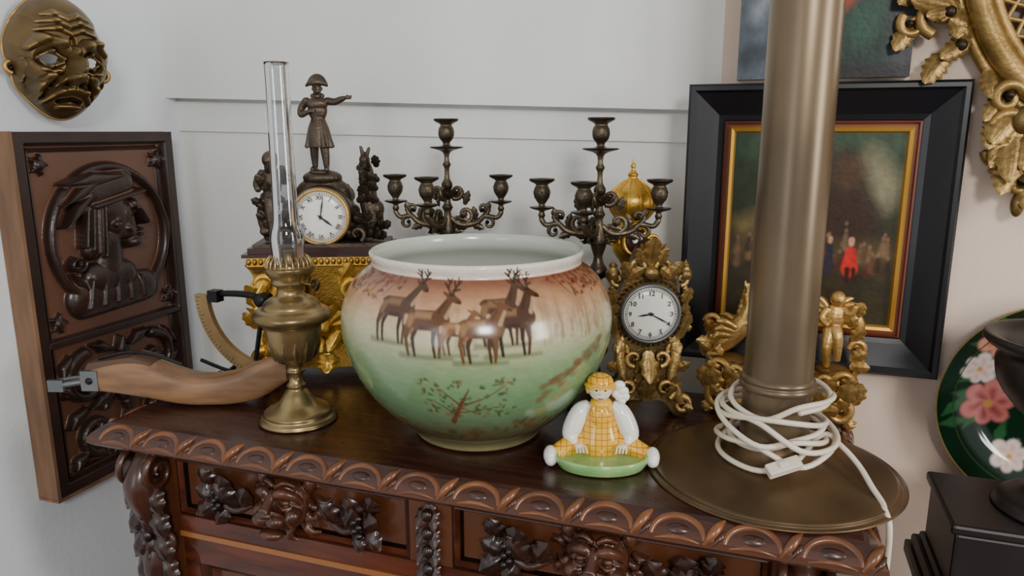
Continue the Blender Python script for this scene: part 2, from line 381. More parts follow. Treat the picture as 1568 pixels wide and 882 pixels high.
        for s in (-1,1): mb.spiral((bx+s*.02,.85,.855),(s,0,0),(0,0,1),.022,.005,-120,280,.006,.003,WCARV)
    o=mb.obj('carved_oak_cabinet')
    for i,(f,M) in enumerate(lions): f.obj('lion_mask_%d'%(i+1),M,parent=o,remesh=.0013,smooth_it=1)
cabinet()

# ================================================================ JARDINIERE
def jardiniere():
    outer=[(.088,0),(.095,.003),(.097,.010),(.103,.018),(.128,.037),(.156,.066),(.180,.103),(.195,.143),(.2,.178),(.1965,.205),(.184,.233),(.168,.251),(.157,.260),(.1535,.266),(.156,.274),(.1565,.279),(.153,.2815)]
    inner=[(.153,.2815),(.149,.279),(.147,.268),(.152,.256),(.172,.238),(.188,.2),(.19,.17),(.175,.11),(.14,.05),(.09,.018),(0,.015)]
    po=crom(outer,20); pin=crom(inner,4)
    seg=1000; beta=math.atan2(-.931,.364)
    phi=np.linspace(-pi,pi,seg,endpoint=False)
    def G(p):
        return np.stack([np.maximum(p[:,0],1e-5)[:,None]*np.cos(beta+phi),np.maximum(p[:,0],1e-5)[:,None]*np.sin(beta+phi),np.repeat(p[:,1:2],seg,1)],-1)
    Hh=np.repeat(po[:,1:2],seg,1); S=np.repeat((.19*phi)[None,:],len(po),0)
    hs=[0,.012,.03,.055,.08,.12,.155,.178,.198,.215,.232,.247,.258,.2625,.2645,.29]
    cs=[(128,120,84),(104,100,70),(90,78,54),(98,102,72),(98,126,90),(110,146,104),(136,160,118),(168,174,136),(194,186,152),(206,180,144),(194,150,114),(168,122,88),(136,86,60),(126,76,54),(222,208,190),(236,234,226)]
    C=np.array([L3(c) for c in cs]); Hw=Hh+.006*wob(S,Hh,60,3)*(Hh<.245)*(Hh>.02)
    col=np.stack([np.interp(Hw,hs,C[:,k]) for k in range(3)],-1)
    col=col*(1+.10*wob(S,Hh*2.2,140,5))[...,None]
    for i in range(70):
        r=random.random()
        s=.10+.16*random.random(); h=.19+.03*random.random()
        col=paint(col,capd(S,Hh,s,h,s+.001,h+.012+.01*r,.003,.001),(140,112,84),.004,.32)
    # misty trees between the deer
    for i in range(14):
        s=random.choice((-.15,-.13,-.02,.0,.02,.09,.11,.13,.15))+random.uniform(-.01,.01)
        col=paint(col,capd(S,Hh,s,.185,s+.002,.235+.02*random.random(),.0016,.0008),(150,118,88),.003,.4)
        for j in range(5): col=paint(col,capd(S,Hh,s+random.uniform(-.012,.012),.235+random.uniform(-.02,.018),s,.232,.004,.002),(164,128,96),.008,.25)
    for i in range(120):
        s=random.uniform(-.3,.3); h=.056+.010*math.sin(s*22)+random.uniform(-.014,.010)
        col=paint(col,capd(S,Hh,s,h,s+random.uniform(-.012,.012),h+random.uniform(0,.007),.005,.001),random.choice([(96,60,40),(84,78,48),(116,80,52),(72,84,54)]),.004,.6)
    for i in range(40):
        s=.085+.10*random.random(); h=.115+.055*(s-.085)/.1+random.uniform(-.012,.01)
        col=paint(col,capd(S,Hh,s,h,s+.01,h+.004,.005,.001),random.choice([(128,82,56),(112,84,58),(96,118,78)]),.004,.55)
    for side in (-1,1):
        for i in range(95):
            s=side*(.115+.145*random.random()); h=.236+.026*random.random()
            if abs(s)<.15 and h<.25: continue
            a=random.uniform(0,6.28)
            col=paint(col,capd(S,Hh,s,h,s+.006*math.cos(a),h+.003*math.sin(a),.0018,.0006),random.choice([(104,44,32),(86,38,28),(130,66,44)]),.0022,.8)
        for i in range(8):
            s=side*(.13+.016*i); col=paint(col,capd(S,Hh,s,.262,s+side*.014,.24,.0012,.0006),(94,42,30),.0018,.8)
    st=(104,50,34)
    for seg_ in ((-.038,.075,-.022,.11,.0042,.0026),(-.022,.11,-.012,.13,.002,.001),(-.024,.105,-.048,.128,.0015,.0008),(-.02,.105,.012,.118,.0015,.0008),(-.03,.092,.03,.102,.0012,.0006),(-.032,.09,-.062,.112,.0012,.0006),(.012,.118,.034,.135,.001,.0006)):
        col=paint(col,capd(S,Hh,*seg_),st,.0015,.9)
    for i in range(85):
        s=random.uniform(-.075,.05); h=.085+.06*random.random()
        a=random.uniform(0,6.28)
        col=paint(col,capd(S,Hh,s,h,s+.005*math.cos(a),h+.004*math.sin(a),.0022,.0008),random.choice([(66,88,50),(120,90,50),(86,66,40),(60,76,46)]),.0018,.75)
    def deer(ox,oy,k,antl=True,fl=1,c1=(80,52,33),c2=(140,104,70)):
        nonlocal col
        def c(x0,y0,x1,y1,r0,r1,cc=c1,al=1.0,aa=.0018):
            nonlocal col
            col=paint(col,capd(S,Hh,ox+fl*x0*k,oy+y0*k,ox+fl*x1*k,oy+y1*k,r0*k,r1*k),cc,aa,al)
        dk=tuple(int(v*.65) for v in c1); lt=(186,156,120)
        c(-.5,-.02,.5,-.02,.06,.04,(90,98,62),.6,.004)
        for q in ((-.20,.6,-.26,.34,.08,.04),(-.26,.34,-.21,0,.038,.028),(.17,.6,.15,.3,.065,.036),(.15,.3,.19,0,.034,.026)): c(*q,dk)
        for q in ((-.30,.64,-.40,.36,.13,.05),(-.40,.36,-.34,0,.04,.03),(.26,.6,.29,.3,.08,.038),(.29,.3,.27,0,.036,.028)): c(*q)
        c(-.30,.68,.27,.68,.18,.19); c(-.22,.77,.18,.77,.06,.06,c2,.75,.004); c(-.34,.70,-.35,.58,.08,.05,c2,.7,.004)
        c(-.12,.54,.10,.54,.035,.035,dk,.8,.003); c(.22,.68,.26,.60,.06,.04,c2,.6,.004)
        c(.25,.74,.43,1.06,.165,.085); c(.43,1.09,.62,1.02,.08,.04); c(.36,1.12,.25,1.17,.035,.018)
        c(.38,.76,.49,.98,.045,.03,lt,.7,.002); c(.22,.84,.34,1.02,.03,.02,dk,.7,.003); c(.58,1.02,.64,1.0,.022,.016,dk,.9,.001)
        c(-.455,.72,-.46,.60,.045,.03,lt,.9,.002); c(-.27,.5,-.34,.40,.03,.015,c2,.6,.002)
        if antl:
            for a in ((.42,1.13,.32,1.26),(.32,1.26,.38,1.40),(.33,1.25,.22,1.32),(.35,1.33,.27,1.40),(.46,1.13,.50,1.26),(.50,1.26,.62,1.36),(.50,1.24,.44,1.36),(.55,1.31,.54,1.42),(.45,1.2,.6,1.22)):
                c(*a,.028,.018,dk,.9,.0014)
    deer(-.112,.188,.062); deer(-.064,.174,.065,c1=(94,62,38),c2=(160,122,84))
    deer(.030,.190,.062,c1=(78,50,32)); deer(-.024,.178,.046,False,1,(124,84,54),(170,130,88)); deer(.044,.176,.067,c1=(72,46,29)); deer(.004,.168,.062,False,1,(104,70,44),(158,120,82))
    col=np.clip(col*(1+.06*wob(S,Hh,600,8)[...,None]),0,1)
    mb=MB(); mb.grid(G(po),PORC,closev=True,cols=col,flip=True)
    ci=np.ones((len(pin),seg,3))*L3((204,208,198))
    mb.grid(G(pin),PORC,closev=True,cols=ci,flip=True)
    mb.lathe([(0,.004),(.088,.004),(.088,0)],CERW,seg=60)
    return mb.obj('ceramic_jardiniere',T((-.392,1.003,TS)))
jardiniere()

# ================================================================ TALL BRASS LAMP
def column_lamp():
    mb=MB()
    mb.lathe([(0,0),(.155,0),(.157,.0015),(.157,.004),(.153,.006),(.12,.010),(.09,.015),(.066,.022),(.052,.034),(.047,.05)],BRASSD,seg=96,n=3)
    mb.lathe([(.0445,.045),(.0435,.09),(.0435,.118)],BRASSC,seg=64)
    mb.lathe([(.0435,.116),(.048,.118),(.0485,.123),(.046,.127),(.0475,.130),(.0455,.134),(.0435,.136)],BRASSC,seg=64,n=3)
    mb.lathe([(.0435,.134),(.0428,.4),(.0415,.9),(.0415,.905),(.03,.915),(.012,.92),(.012,.95),(.02,.955),(.02,.99),(0,.99)],BRASSC,seg=72)
    o=mb.obj('tall_brass_lamp',T((.036,.996,TS)))
    cb=MB(); P=[]
    loops=7
    for i in range(loops*10+1):
        k=i//10; a=2*pi*i/10-1.2
        rr=[.062,.072,.066,.077,.060,.070,.074,.07][k%8]; ph=[.3,2.1,4.0,5.2,1.1,3.2,.8,2][k%8]; tl=[.010,.016,.012,.02,.010,.014,.018,.01][k%8]
        z=.112-.0115*(i/10)+tl*math.sin(a+ph)
        P.append((rr*math.cos(a)+.004*math.cos(ph),rr*math.sin(a)+.004*math.sin(ph),max(z,.026)))
    P+= [(.062,.008,.055),(.085,-.005,.046),(.105,-.022,.030),(.118,-.05,.016),(.127,-.07,.008),(.1285,-.083,.0045)]
    cb.tube(P,.0037,CORD,seg=8,n=5)
    cb.obj('cord',parent=o)
    sb=MB(); sb.box(-.022,.022,-.008,.008,-.006,.006,CORD); sb.box(-.007,.007,-.004,.004,.006,.009,CORD)
    sb.obj('switch',T((.012,-.079,.040))@Rz(28)@Ry(-14)@Rx(30),parent=o,bevel=.003)
    tb=MB(); tb.tube([(.1285,-.083,.0045),(.1315,-.092,-.001),(.1335,-.098,-.012),(.1345,-.100,-.04),(.134,-.101,-.09),(.134,-.10,-.16),(.135,-.10,-.3),(.134,-.09,-.6),(.135,-.07,-1.0),(.136,-.04,-1.044),(.137,.12,-1.045)],.0037,CORD,seg=8,n=5)
    tb.obj('hanging_power_cord',T((.036,.996,TS)))
column_lamp()

# ================================================================ OIL LAMP
def oil_lamp():
    mb=MB()
    mb.lathe([(0,0),(.057,0),(.0585,.003),(.057,.007),(.052,.010),(.053,.014),(.046,.020),(.032,.027),(.024,.036),(.018,.046),(.012,.052),(.0155,.057),(.011,.062),(.010,.075),(.015,.080),(.011,.085),(.0135,.092),(.026,.098),(.034,.108),(.040,.128),(.043,.148),(.045,.157),(.056,.163),(.060,.170),(.0585,.176),(.052,.181),(.044,.184),(.042,.190),(.034,.197),(.024,.202),(.020,.207),(.021,.216),(.028,.220),(.028,.228),(.034,.236),(.037,.245),(.034,.248),(.026,.246),(.026,.252),(0,.252)],BRASS,seg=64,n=2)
    for k in range(14):
        a=2*pi*k/14
        mb.leaf((.030*math.cos(a),.030*math.sin(a),.100),(math.cos(a)*.3,math.sin(a)*.3,1),(math.cos(a),math.sin(a),0),.045,.0075,BRASS,curl=-.05,ridge=.6)
        mb.ell((.0565*math.cos(a),.0565*math.sin(a),.171),.0035,BRASS,nu=8,nv=6)
    for k in range(24):
        a=2*pi*k/24; mb.tube([(.034*math.cos(a),.034*math.sin(a),.245),(.033*math.cos(a),.033*math.sin(a),.256),(.027*math.cos(a),.027*math.sin(a),.264)],[.0016,.0018,.0006],BRASS,seg=5,n=2)
    mb.tube([(.02,0,.222),(.045,-.004,.222)],.0018,BRASS); mb.M=T((.048,-.004,.222))@Ry(90); mb.lathe([(0,-.002),(.009,-.002),(.009,.002),(0,.002)],BRASS,seg=20); mb.M=Matrix.Identity(4)
    mb.lathe([(.009,.25),(.009,.27),(.006,.272),(0,.27)],BRASS,seg=20)
    o=mb.obj('oil_lamp',T((-.677,.944,TS)))
    g=MB(); g.lathe([(.0235,.252),(.0245,.27),(.0255,.288),(.0235,.302),(.0205,.312),(.0188,.33),(.0178,.40),(.0172,.48),(.0172,.54),(.0182,.545)],GLASS,seg=48,n=3)
    g.lathe([(.0182,.545),(.0168,.545),(.0160,.54),(.0160,.48),(.0166,.40),(.0176,.33)],GLASS,seg=48,n=2)
    g.obj('glass_chimney',parent=o)
oil_lamp()

# ================================================================ clock helpers
def dial(mb,o_y,cz,r,bezm):
    mb.M=mb.M@T((0,o_y,cz))@Rx(90)
    mb.lathe([(0,.0015),(r*.6,.001),(r*.97,0),(r,-.002)],ENAMEL,seg=64)
    mb.lathe([(r*.97,-.003),(r*.99,.003),(r*1.04,.0055),(r*1.10,.004),(r*1.13,.001),(r*1.15,-.008)],bezm,seg=64,n=2)
    for k in range(60):
        a=2*pi*k/60; w=.0006 if k%5==0 else .00028; l0,l1=(r*.86,r*.93)
        ca,sa=math.cos(a),math.sin(a)
        V=[(l0*ca-w*sa,l0*sa+w*ca,.0022),(l0*ca+w*sa,l0*sa-w*ca,.0022),(l1*ca+w*sa,l1*sa-w*ca,.0018),(l1*ca-w*sa,l1*sa+w*ca,.0018)]
        mb.add(V,[(0,1,2,3)],INK,False)
    mb.lathe([(r*.86,.0020),(r*.87,.0020)],INK,seg=64); mb.lathe([(r*.925,.0018),(r*.935,.0018)],INK,seg=64)
    mb.ell((0,0,.003),(r*.07,r*.07,.002),INK)
def hand(mb,r,ang,ln,w):
    a=math.radians(90-ang); d=np.array((math.cos(a),math.sin(a),0)); s=np.array((-d[1],d[0],0))
    P=[-d*r*.12+s*w*.4,-d*r*.12-s*w*.4,d*r*ln*.55-s*w,d*r*ln,d*r*ln*.55+s*w]
    V=[p+np.array((0,0,.0034)) for p in P]+[p+np.array((0,0,.0042)) for p in P]
    mb.add(V,[(0,1,2,3,4),(9,8,7,6,5)]+[(i,i+5,(i+1)%5+5,(i+1)%5) for i in range(5)],INK,False)
def numerals(parent,y,cz,r,size,labels):
    for i,t in enumerate(labels):
        a=math.radians(90-30*(i+1)); cu=bpy.data.curves.new('numeral_%d'%(i+1),'FONT'); cu.body=t; cu.size=size
        cu.align_x='CENTER'; cu.align_y='CENTER'; cu.extrude=.0002; cu.offset=size*.012
        cu.materials.append(INK)
        o=bpy.data.objects.new('numeral_%d'%(i+1),cu); bpy.context.scene.collection.objects.link(o); o.parent=parent
        rot=Matrix.Identity(4)
        if labels[0]=='I': rot=Matrix.Rotation(a-pi/2,4,'Z')
        o.matrix_local=T((r*math.cos(a),y-.0018,cz+r*math.sin(a)))@Rx(90)@rot

def acan(mb,x,y,z,ang,Ln,W,mat,curl=.35,lobes=3):
    a=math.radians(ang); mb.leaf((x,y,z),(math.cos(a),-.1,math.sin(a)),(0,-1,0),Ln,W,mat,curl=curl,lobes=lobes)

# ================================================================ GILT TABLE CLOCK
def gilt_clock():
    mb=MB(); g=GILTO
    half=[(0,.028),(.022,.03),(.036,.022),(.048,.004),(.062,.0),(.070,.004),(.066,.022),(.054,.04),(.046,.06),(.046,.08),(.040,.10),(.034,.125),(.045,.14),(.053,.18),(.046,.215),(.042,.232),(.030,.246),(.024,.268),(.014,.286),(0,.294)]
    h=crom(half,3); poly=[tuple(p) for p in h]+[(-p[0],p[1]) for p in h[::-1][1:-1]]
    mb.prism(poly[::-1],-.014,.02,g,True)
    mb.M=T((0,-.004,.18))@Rx(90); mb.lathe([(0,-.03),(.046,-.03),(.052,-.02),(.053,.0),(.05,.024),(.048,.028)],g,seg=48,n=2); mb.M=Matrix.Identity(4)
    dial(mb,-.031,.18,.0435,STEEL)
    hand(mb,.0435,262,.5,.0016); hand(mb,.0435,118,.82,.0012)
    mb.M=Matrix.Identity(4)
    for k in range(40):
        a=2*pi*k/40; mb.ell((.0535*math.cos(a),-.026,.18+.0535*math.sin(a)),.0026,g,nu=8,nv=6)
    for s in (-1,1):
        mb.spiral((s*.060,-.016,.022),(s,0,0),(0,0,1),.015,.003,90,-330,.006,.003,g)
        mb.tube([(s*.058,-.015,.026),(s*.05,-.02,.045),(s*.040,-.022,.075),(s*.046,-.02,.105),(s*.040,-.02,.13)],[.007,.009,.008,.009,.005],g)
        mb.spiral((s*.030,-.024,.052),(s,0,0),(0,0,1),.018,.003,-60,320,.0055,.0025,g)
        mb.spiral((s*.046,-.018,.118),(s,0,0),(0,0,1),.014,.003,200,-150,.005,.0025,g)
        mb.spiral((s*.022,-.022,.104),(s,0,0),(0,0,1),.014,.003,-90,270,.005,.0025,g)
        mb.spiral((s*.052,-.014,.232),(s,0,0),(0,0,1),.010,.003,-100,250,.004,.0025,g)
        mb.spiral((s*.022,-.016,.252),(s,0,0),(0,0,1),.014,.003,200,-150,.005,.0025,g)
        mb.lathe([(.004,.212),(.007,.216),(.003,.222),(.010,.232),(.012,.242),(.006,.250),(.007,.254),(.002,.26),(0,.264)],g,seg=16,c=(s*.058,-.008,0),n=2)
        for (x,z,a,Ln,W) in ((.05,.04,100,.04,.01),(.03,.03,60,.035,.01),(.045,.08,40,.03,.009),(.05,.135,75,.05,.010),(.058,.16,95,.04,.009),(.056,.19,80,.035,.009),(.03,.235,60,.035,.010),(.012,.255,70,.03,.009),(.01,.05,90,.035,.011),(.015,.075,100,.03,.009),(.036,.14,-60,.03,.009),(.062,.02,-10,.016,.008),(.035,.235,140,.03,.009),(.048,.15,20,.022,.008)):
            acan(mb,s*x,-.018,z,a if s>0 else 180-a,Ln,W,g)
    acan(mb,0,-.02,.255,90,.052,.014,g); acan(mb,0,-.02,.03,90,.05,.014,g); acan(mb,0,-.026,.118,-90,.05,.014,g); mb.ell((0,-.024,.245),(.013,.01,.011),g)
    mb.ell((0,-.022,.085),(.013,.01,.012),g)
    for a in range(-60,61,20): acan(mb,0,-.018,.268,90+a,.032,.006,g,curl=.3)
    for s in (-1,1): mb.tube([(s*.05,.018,.03),(s*.056,.028,.014),(s*.058,.032,.006)],[.008,.007,.006],g)
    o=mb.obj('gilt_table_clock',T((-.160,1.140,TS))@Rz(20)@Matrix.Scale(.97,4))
    numerals(o,-.0325,.18,.033,.0105,[str(i) for i in range(1,13)])
gilt_clock()

def figure(mb,mat):
    for s,(fx,fy) in ((-1,(-.011,.004)),(1,(.012,-.006))):
        limb(mb,[(s*.007,0,.078),(fx*.85,fy*.5-.002,.045),(fx,fy+.001,.022),(fx,fy+.002,.006)],[.011,.0085,.0068,.0048],mat)
        limb(mb,[(fx,fy+.004,.0045),(fx+s*.002,fy-.006,.004),(fx+s*.003,fy-.013,.0028)],[.0045,.0048,.003],mat)
    mb.lathe([(0,.1),(.0125,.100),(.0125,.092),(.018,.078),(.0225,.060),(.025,.044),(.022,.0435),(0,.06)],mat,seg=28,sc=(1,.8),n=2)
    for a in (-60,-20,30,120,170,220): 
        ar=math.radians(a); limb(mb,[(.012*math.cos(ar),.01*math.sin(ar),.09),(.025*math.cos(ar),.021*math.sin(ar),.042)],[.002,.004],mat,8)
    mb.ell((0,0,.108),(.0175,.012,.022),mat); mb.ell((0,-.002,.118),(.020,.012,.012),mat)
    mb.ell((-.019,0,.123),(.008,.0078,.0068),mat); mb.ell((.019,0,.123),(.008,.0078,.0068),mat)
    limb(mb,[(0,0,.124),(.001,-.001,.137)],[.0068,.0058],mat)
    limb(mb,[(-.011,.003,.131),(0,.006,.134),(.011,.003,.131)],[.004,.005,.004],mat)
    mb.ell((.001,-.001,.1445),(.0082,.0095,.0100),mat); mb.ell((.001,-.006,.1395),(.006,.0052,.0055),mat)
    limb(mb,[(.001,-.0098,.1465),(.001,-.0128,.1425)],[.0014,.0022],mat,8)
    for s in (-1,1): mb.ell((.001+s*.0084,0,.144),(.0016,.0024,.003),mat)
    mb.ell((.001,.001,.157),(.0135,.0075,.0095),mat)
    limb(mb,[(-.0185,-.001,.1485),(-.010,-.005,.1535),(.001,-.0075,.1550),(.012,-.005,.1535),(.0205,-.001,.1485)],[.002,.0048,.006,.0048,.002],mat)
    limb(mb,[(-.0175,.001,.1495),(-.009,.003,.1615),(.001,.004,.166),(.011,.003,.1615),(.0195,.001,.1495)],[.002,.004,.0044,.004,.002],mat)
    limb(mb,[(.019,0,.123),(.032,-.003,.1215),(.044,-.007,.1255),(.052,-.010,.128)],[.0072,.0064,.0056,.0038],mat)
    mb.ell((.0565,-.0115,.1288),(.0048,.003,.0036),mat)
    for i in range(4): limb(mb,[(.059,-.012,.1312-.0017*i),(.0635,-.0135,.1316-.0017*i),(.066-.001*i,-.0145,.131-.0019*i)],[.0012,.0011,.0009],mat,6)
    limb(mb,[(.055,-.0125,.131),(.058,-.0145,.1335)],[.0013,.001],mat,6)
    limb(mb,[(-.019,0,.123),(-.0295,.002,.110),(-.028,-.006,.099),(-.015,-.014,.103),(-.007,-.0160,.106)],[.0072,.0066,.0056,.0045,.0034],mat)
    for i in range(4): limb(mb,[(-.006,-.016,.108-.0016*i),(-.001,-.0163,.1085-.0018*i)],[.0013,.001],mat,6)
def putto(m,b):
    limb(m,[(0,0,.035),(.004,-.014,.018),(.006,-.012,-.022)],[.012,.009,.006],b); limb(m,[(-.006,0,.03),(-.012,-.01,.0),(-.008,-.004,-.035)],[.012,.009,.006],b)
    m.ell((0,0,.05),(.016,.012,.026),b); m.ell((.002,-.002,.084),(.0125,.013,.0135),b); m.ell((.002,-.014,.083),(.003,.003,.003),b)
    limb(m,[(0,0,.066),(.001,-.001,.078)],[.007,.006],b)
    limb(m,[(.012,0,.066),(.022,-.01,.06),(.028,-.014,.075)],[.007,.006,.005],b); limb(m,[(-.012,0,.066),(-.022,-.004,.05),(-.014,-.014,.04)],[.007,.006,.005],b)

def statue_clock():
    mb=MB(); g=GILT; b=BRONZE
    half=[(0,.02),(.05,.022),(.08,.015),(.10,.003),(.125,.003),(.13,.012),(.118,.035),(.10,.055),(.098,.09),(.112,.12),(.124,.15),(.122,.19),(.128,.205),(.128,.222),(0,.222)]
    h=crom(half,2); h[:,1]=np.maximum(h[:,1],0.001); poly=[tuple(p) for p in h]+[(-p[0],p[1]) for p in h[::-1][1:-1]]
    mb.prism(poly[::-1],-.045,.05,g,True)
    for s in (-1,1):
        mb.spiral((s*.108,-.05,.037),(s,0,0),(0,0,1),.024,.004,90,-330,.010,.005,g)
        mb.tube([(s*.105,-.05,.05),(s*.09,-.056,.075),(s*.10,-.056,.11),(s*.118,-.052,.14)],[.010,.013,.012,.009],g)
        mb.spiral((s*.105,-.052,.178),(s,0,0),(0,0,1),.028,.004,250,-120,.010,.004,g)
        mb.spiral((s*.052,-.054,.165),(s,0,0),(0,0,1),.034,.005,-60,320,.010,.004,g)
        mb.spiral((s*.05,-.052,.075),(s,0,0),(0,0,1),.026,.004,120,-250,.008,.004,g)
        for (x,z,a,Ln,W) in ((.1,.05,100,.06,.016),(.06,.03,70,.05,.016),(.11,.13,70,.06,.016),(.08,.17,120,.05,.015),(.03,.18,60,.05,.014),(.12,.19,-100,.05,.013),(.07,.1,20,.045,.014),(.03,.10,-120,.05,.014),(.12,.10,60,.04,.012),(.095,.2,-60,.045,.013)):
            acan(mb,s*x,-.05,z,a if s>0 else 180-a,Ln,W,g,curl=.3)
        for (y,z,r,sg) in ((.0,.175,.026,1),(.0,.06,.024,-1),(-.02,.12,.016,1)):
            mb.spiral((s*.120,y,z),(0,sg,0),(0,0,1),r,.004,-60,320,.009,.004,g)
        for a in (40,65,90,115,140): mb.leaf((s*.115,0,.085),(s*.15,math.cos(math.radians(a)),math.sin(math.radians(a))),(s,0,0),.055,.012,g)
    for a in range(-75,76,25): acan(mb,0,-.052,.10,90+a,.055,.011,g)
    acan(mb,0,-.05,.05,-90,.035,.02,g); mb.ell((0,-.056,.10),(.016,.01,.016),g)
    mb.box(-.130,.130,-.056,.056,.214,.230,g)
    for k in range(25): mb.ell((-.126+k*.0105,-.057,.222),(.0045,.003,.006),g,nu=10,nv=8)
    mb.box(-.137,.137,-.060,.060,.230,.236,PLINTH); mb.box(-.128,.128,-.052,.052,.236,.246,PLINTH); mb.box(-.12,.12,-.047,.047,.246,.252,b)
    mb.M=T((0,-.006,.299))@Rx(90); mb.lathe([(0,-.042),(.05,-.042),(.055,-.03),(.056,.0),(.053,.026),(.05,.03)],b,seg=48,n=2); mb.M=Matrix.Identity(4)
    dial(mb,-.038,.299,.046,GILTO); hand(mb,.046,128,.6,.002); hand(mb,.046,10,.8,.0014); mb.M=Matrix.Identity(4)
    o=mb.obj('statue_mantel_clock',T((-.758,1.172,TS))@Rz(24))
    numerals(o,-.0395,.299,.0345,.0105,['I','II','III','IIII','V','VI','VII','VIII','IX','X','XI','XII'])
    m=MB(); random.seed(5)
    for i in range(60):
        x=random.uniform(-.08,.08); z=.262+random.random()*.115*(1-abs(x)/.10); y=random.uniform(-.01,.035)
        m.ell((x,y,z),(random.uniform(.012,.024),random.uniform(.012,.02),random.uniform(.008,.018)),b,R=Matrix.Rotation(random.random()*3,3,'Y'),nu=12,nv=8)
    m.ell((0,.008,.366),(.036,.024,.014),b); m.ell((0,.01,.33),(.054,.026,.040),b)
    m.M=T((-.088,-.008,.298))@Rz(-20)@Matrix.Scale(1.2,4)
    putto(m,b)
    for a in (150,120): m.leaf((-.006,.008,.06),(math.cos(math.radians(a)),.5,math.sin(math.radians(a))),(0,1,0),.045,.014,b)
    m.M=Matrix.Identity(4)
    for i in range(16):
        m.ell((-.088+random.uniform(-.02,.02),random.uniform(-.02,.02),.266+random.random()*.03),random.uniform(.008,.013),b,nu=10,nv=8)
    limb(m,[(.085,0,.265),(.09,-.005,.29),(.082,-.006,.33),(.082,-.006,.37),(.078,-.006,.395)],[.020,.019,.017,.013,.009],b)
    m.ell((.078,-.006,.398),(.010,.010,.010),b); limb(m,[(.076,-.006,.402),(.072,-.006,.422)],[.0045,.003],b,8); limb(m,[(.081,-.006,.402),(.087,-.006,.420)],[.0045,.003],b,8)
    m.ell((.098,-.012,.31),(.013,.012,.016),b)
    m.obj('bronze_mount',parent=o,remesh=.0017,smooth_it=1)
    lv=MB()
    for i in range(60):
        s=random.choice((-1,1,1)); x=s*random.uniform(.062,.105); z=.255+random.random()*.13
        a=random.uniform(20,160); lv.leaf((x,-.018,z),(math.cos(math.radians(a)),-.3,math.sin(math.radians(a))),(0,-1,.2),.026,.008,b,curl=.3)
    for s in (-1,1): lv.spiral((s*.062,-.03,.266),(s,0,0),(0,0,1),.014,.003,-60,300,.005,.003,b)
    lv.obj('bronze_foliage',parent=o)
    f=MB(); figure(f,b); f.ell((0,0,-.002),(.022,.018,.005),b)
    f.obj('statue',T((-.002,.004,.378))@Rz(-6),parent=o,remesh=.0011,smooth_it=1)
statue_clock()

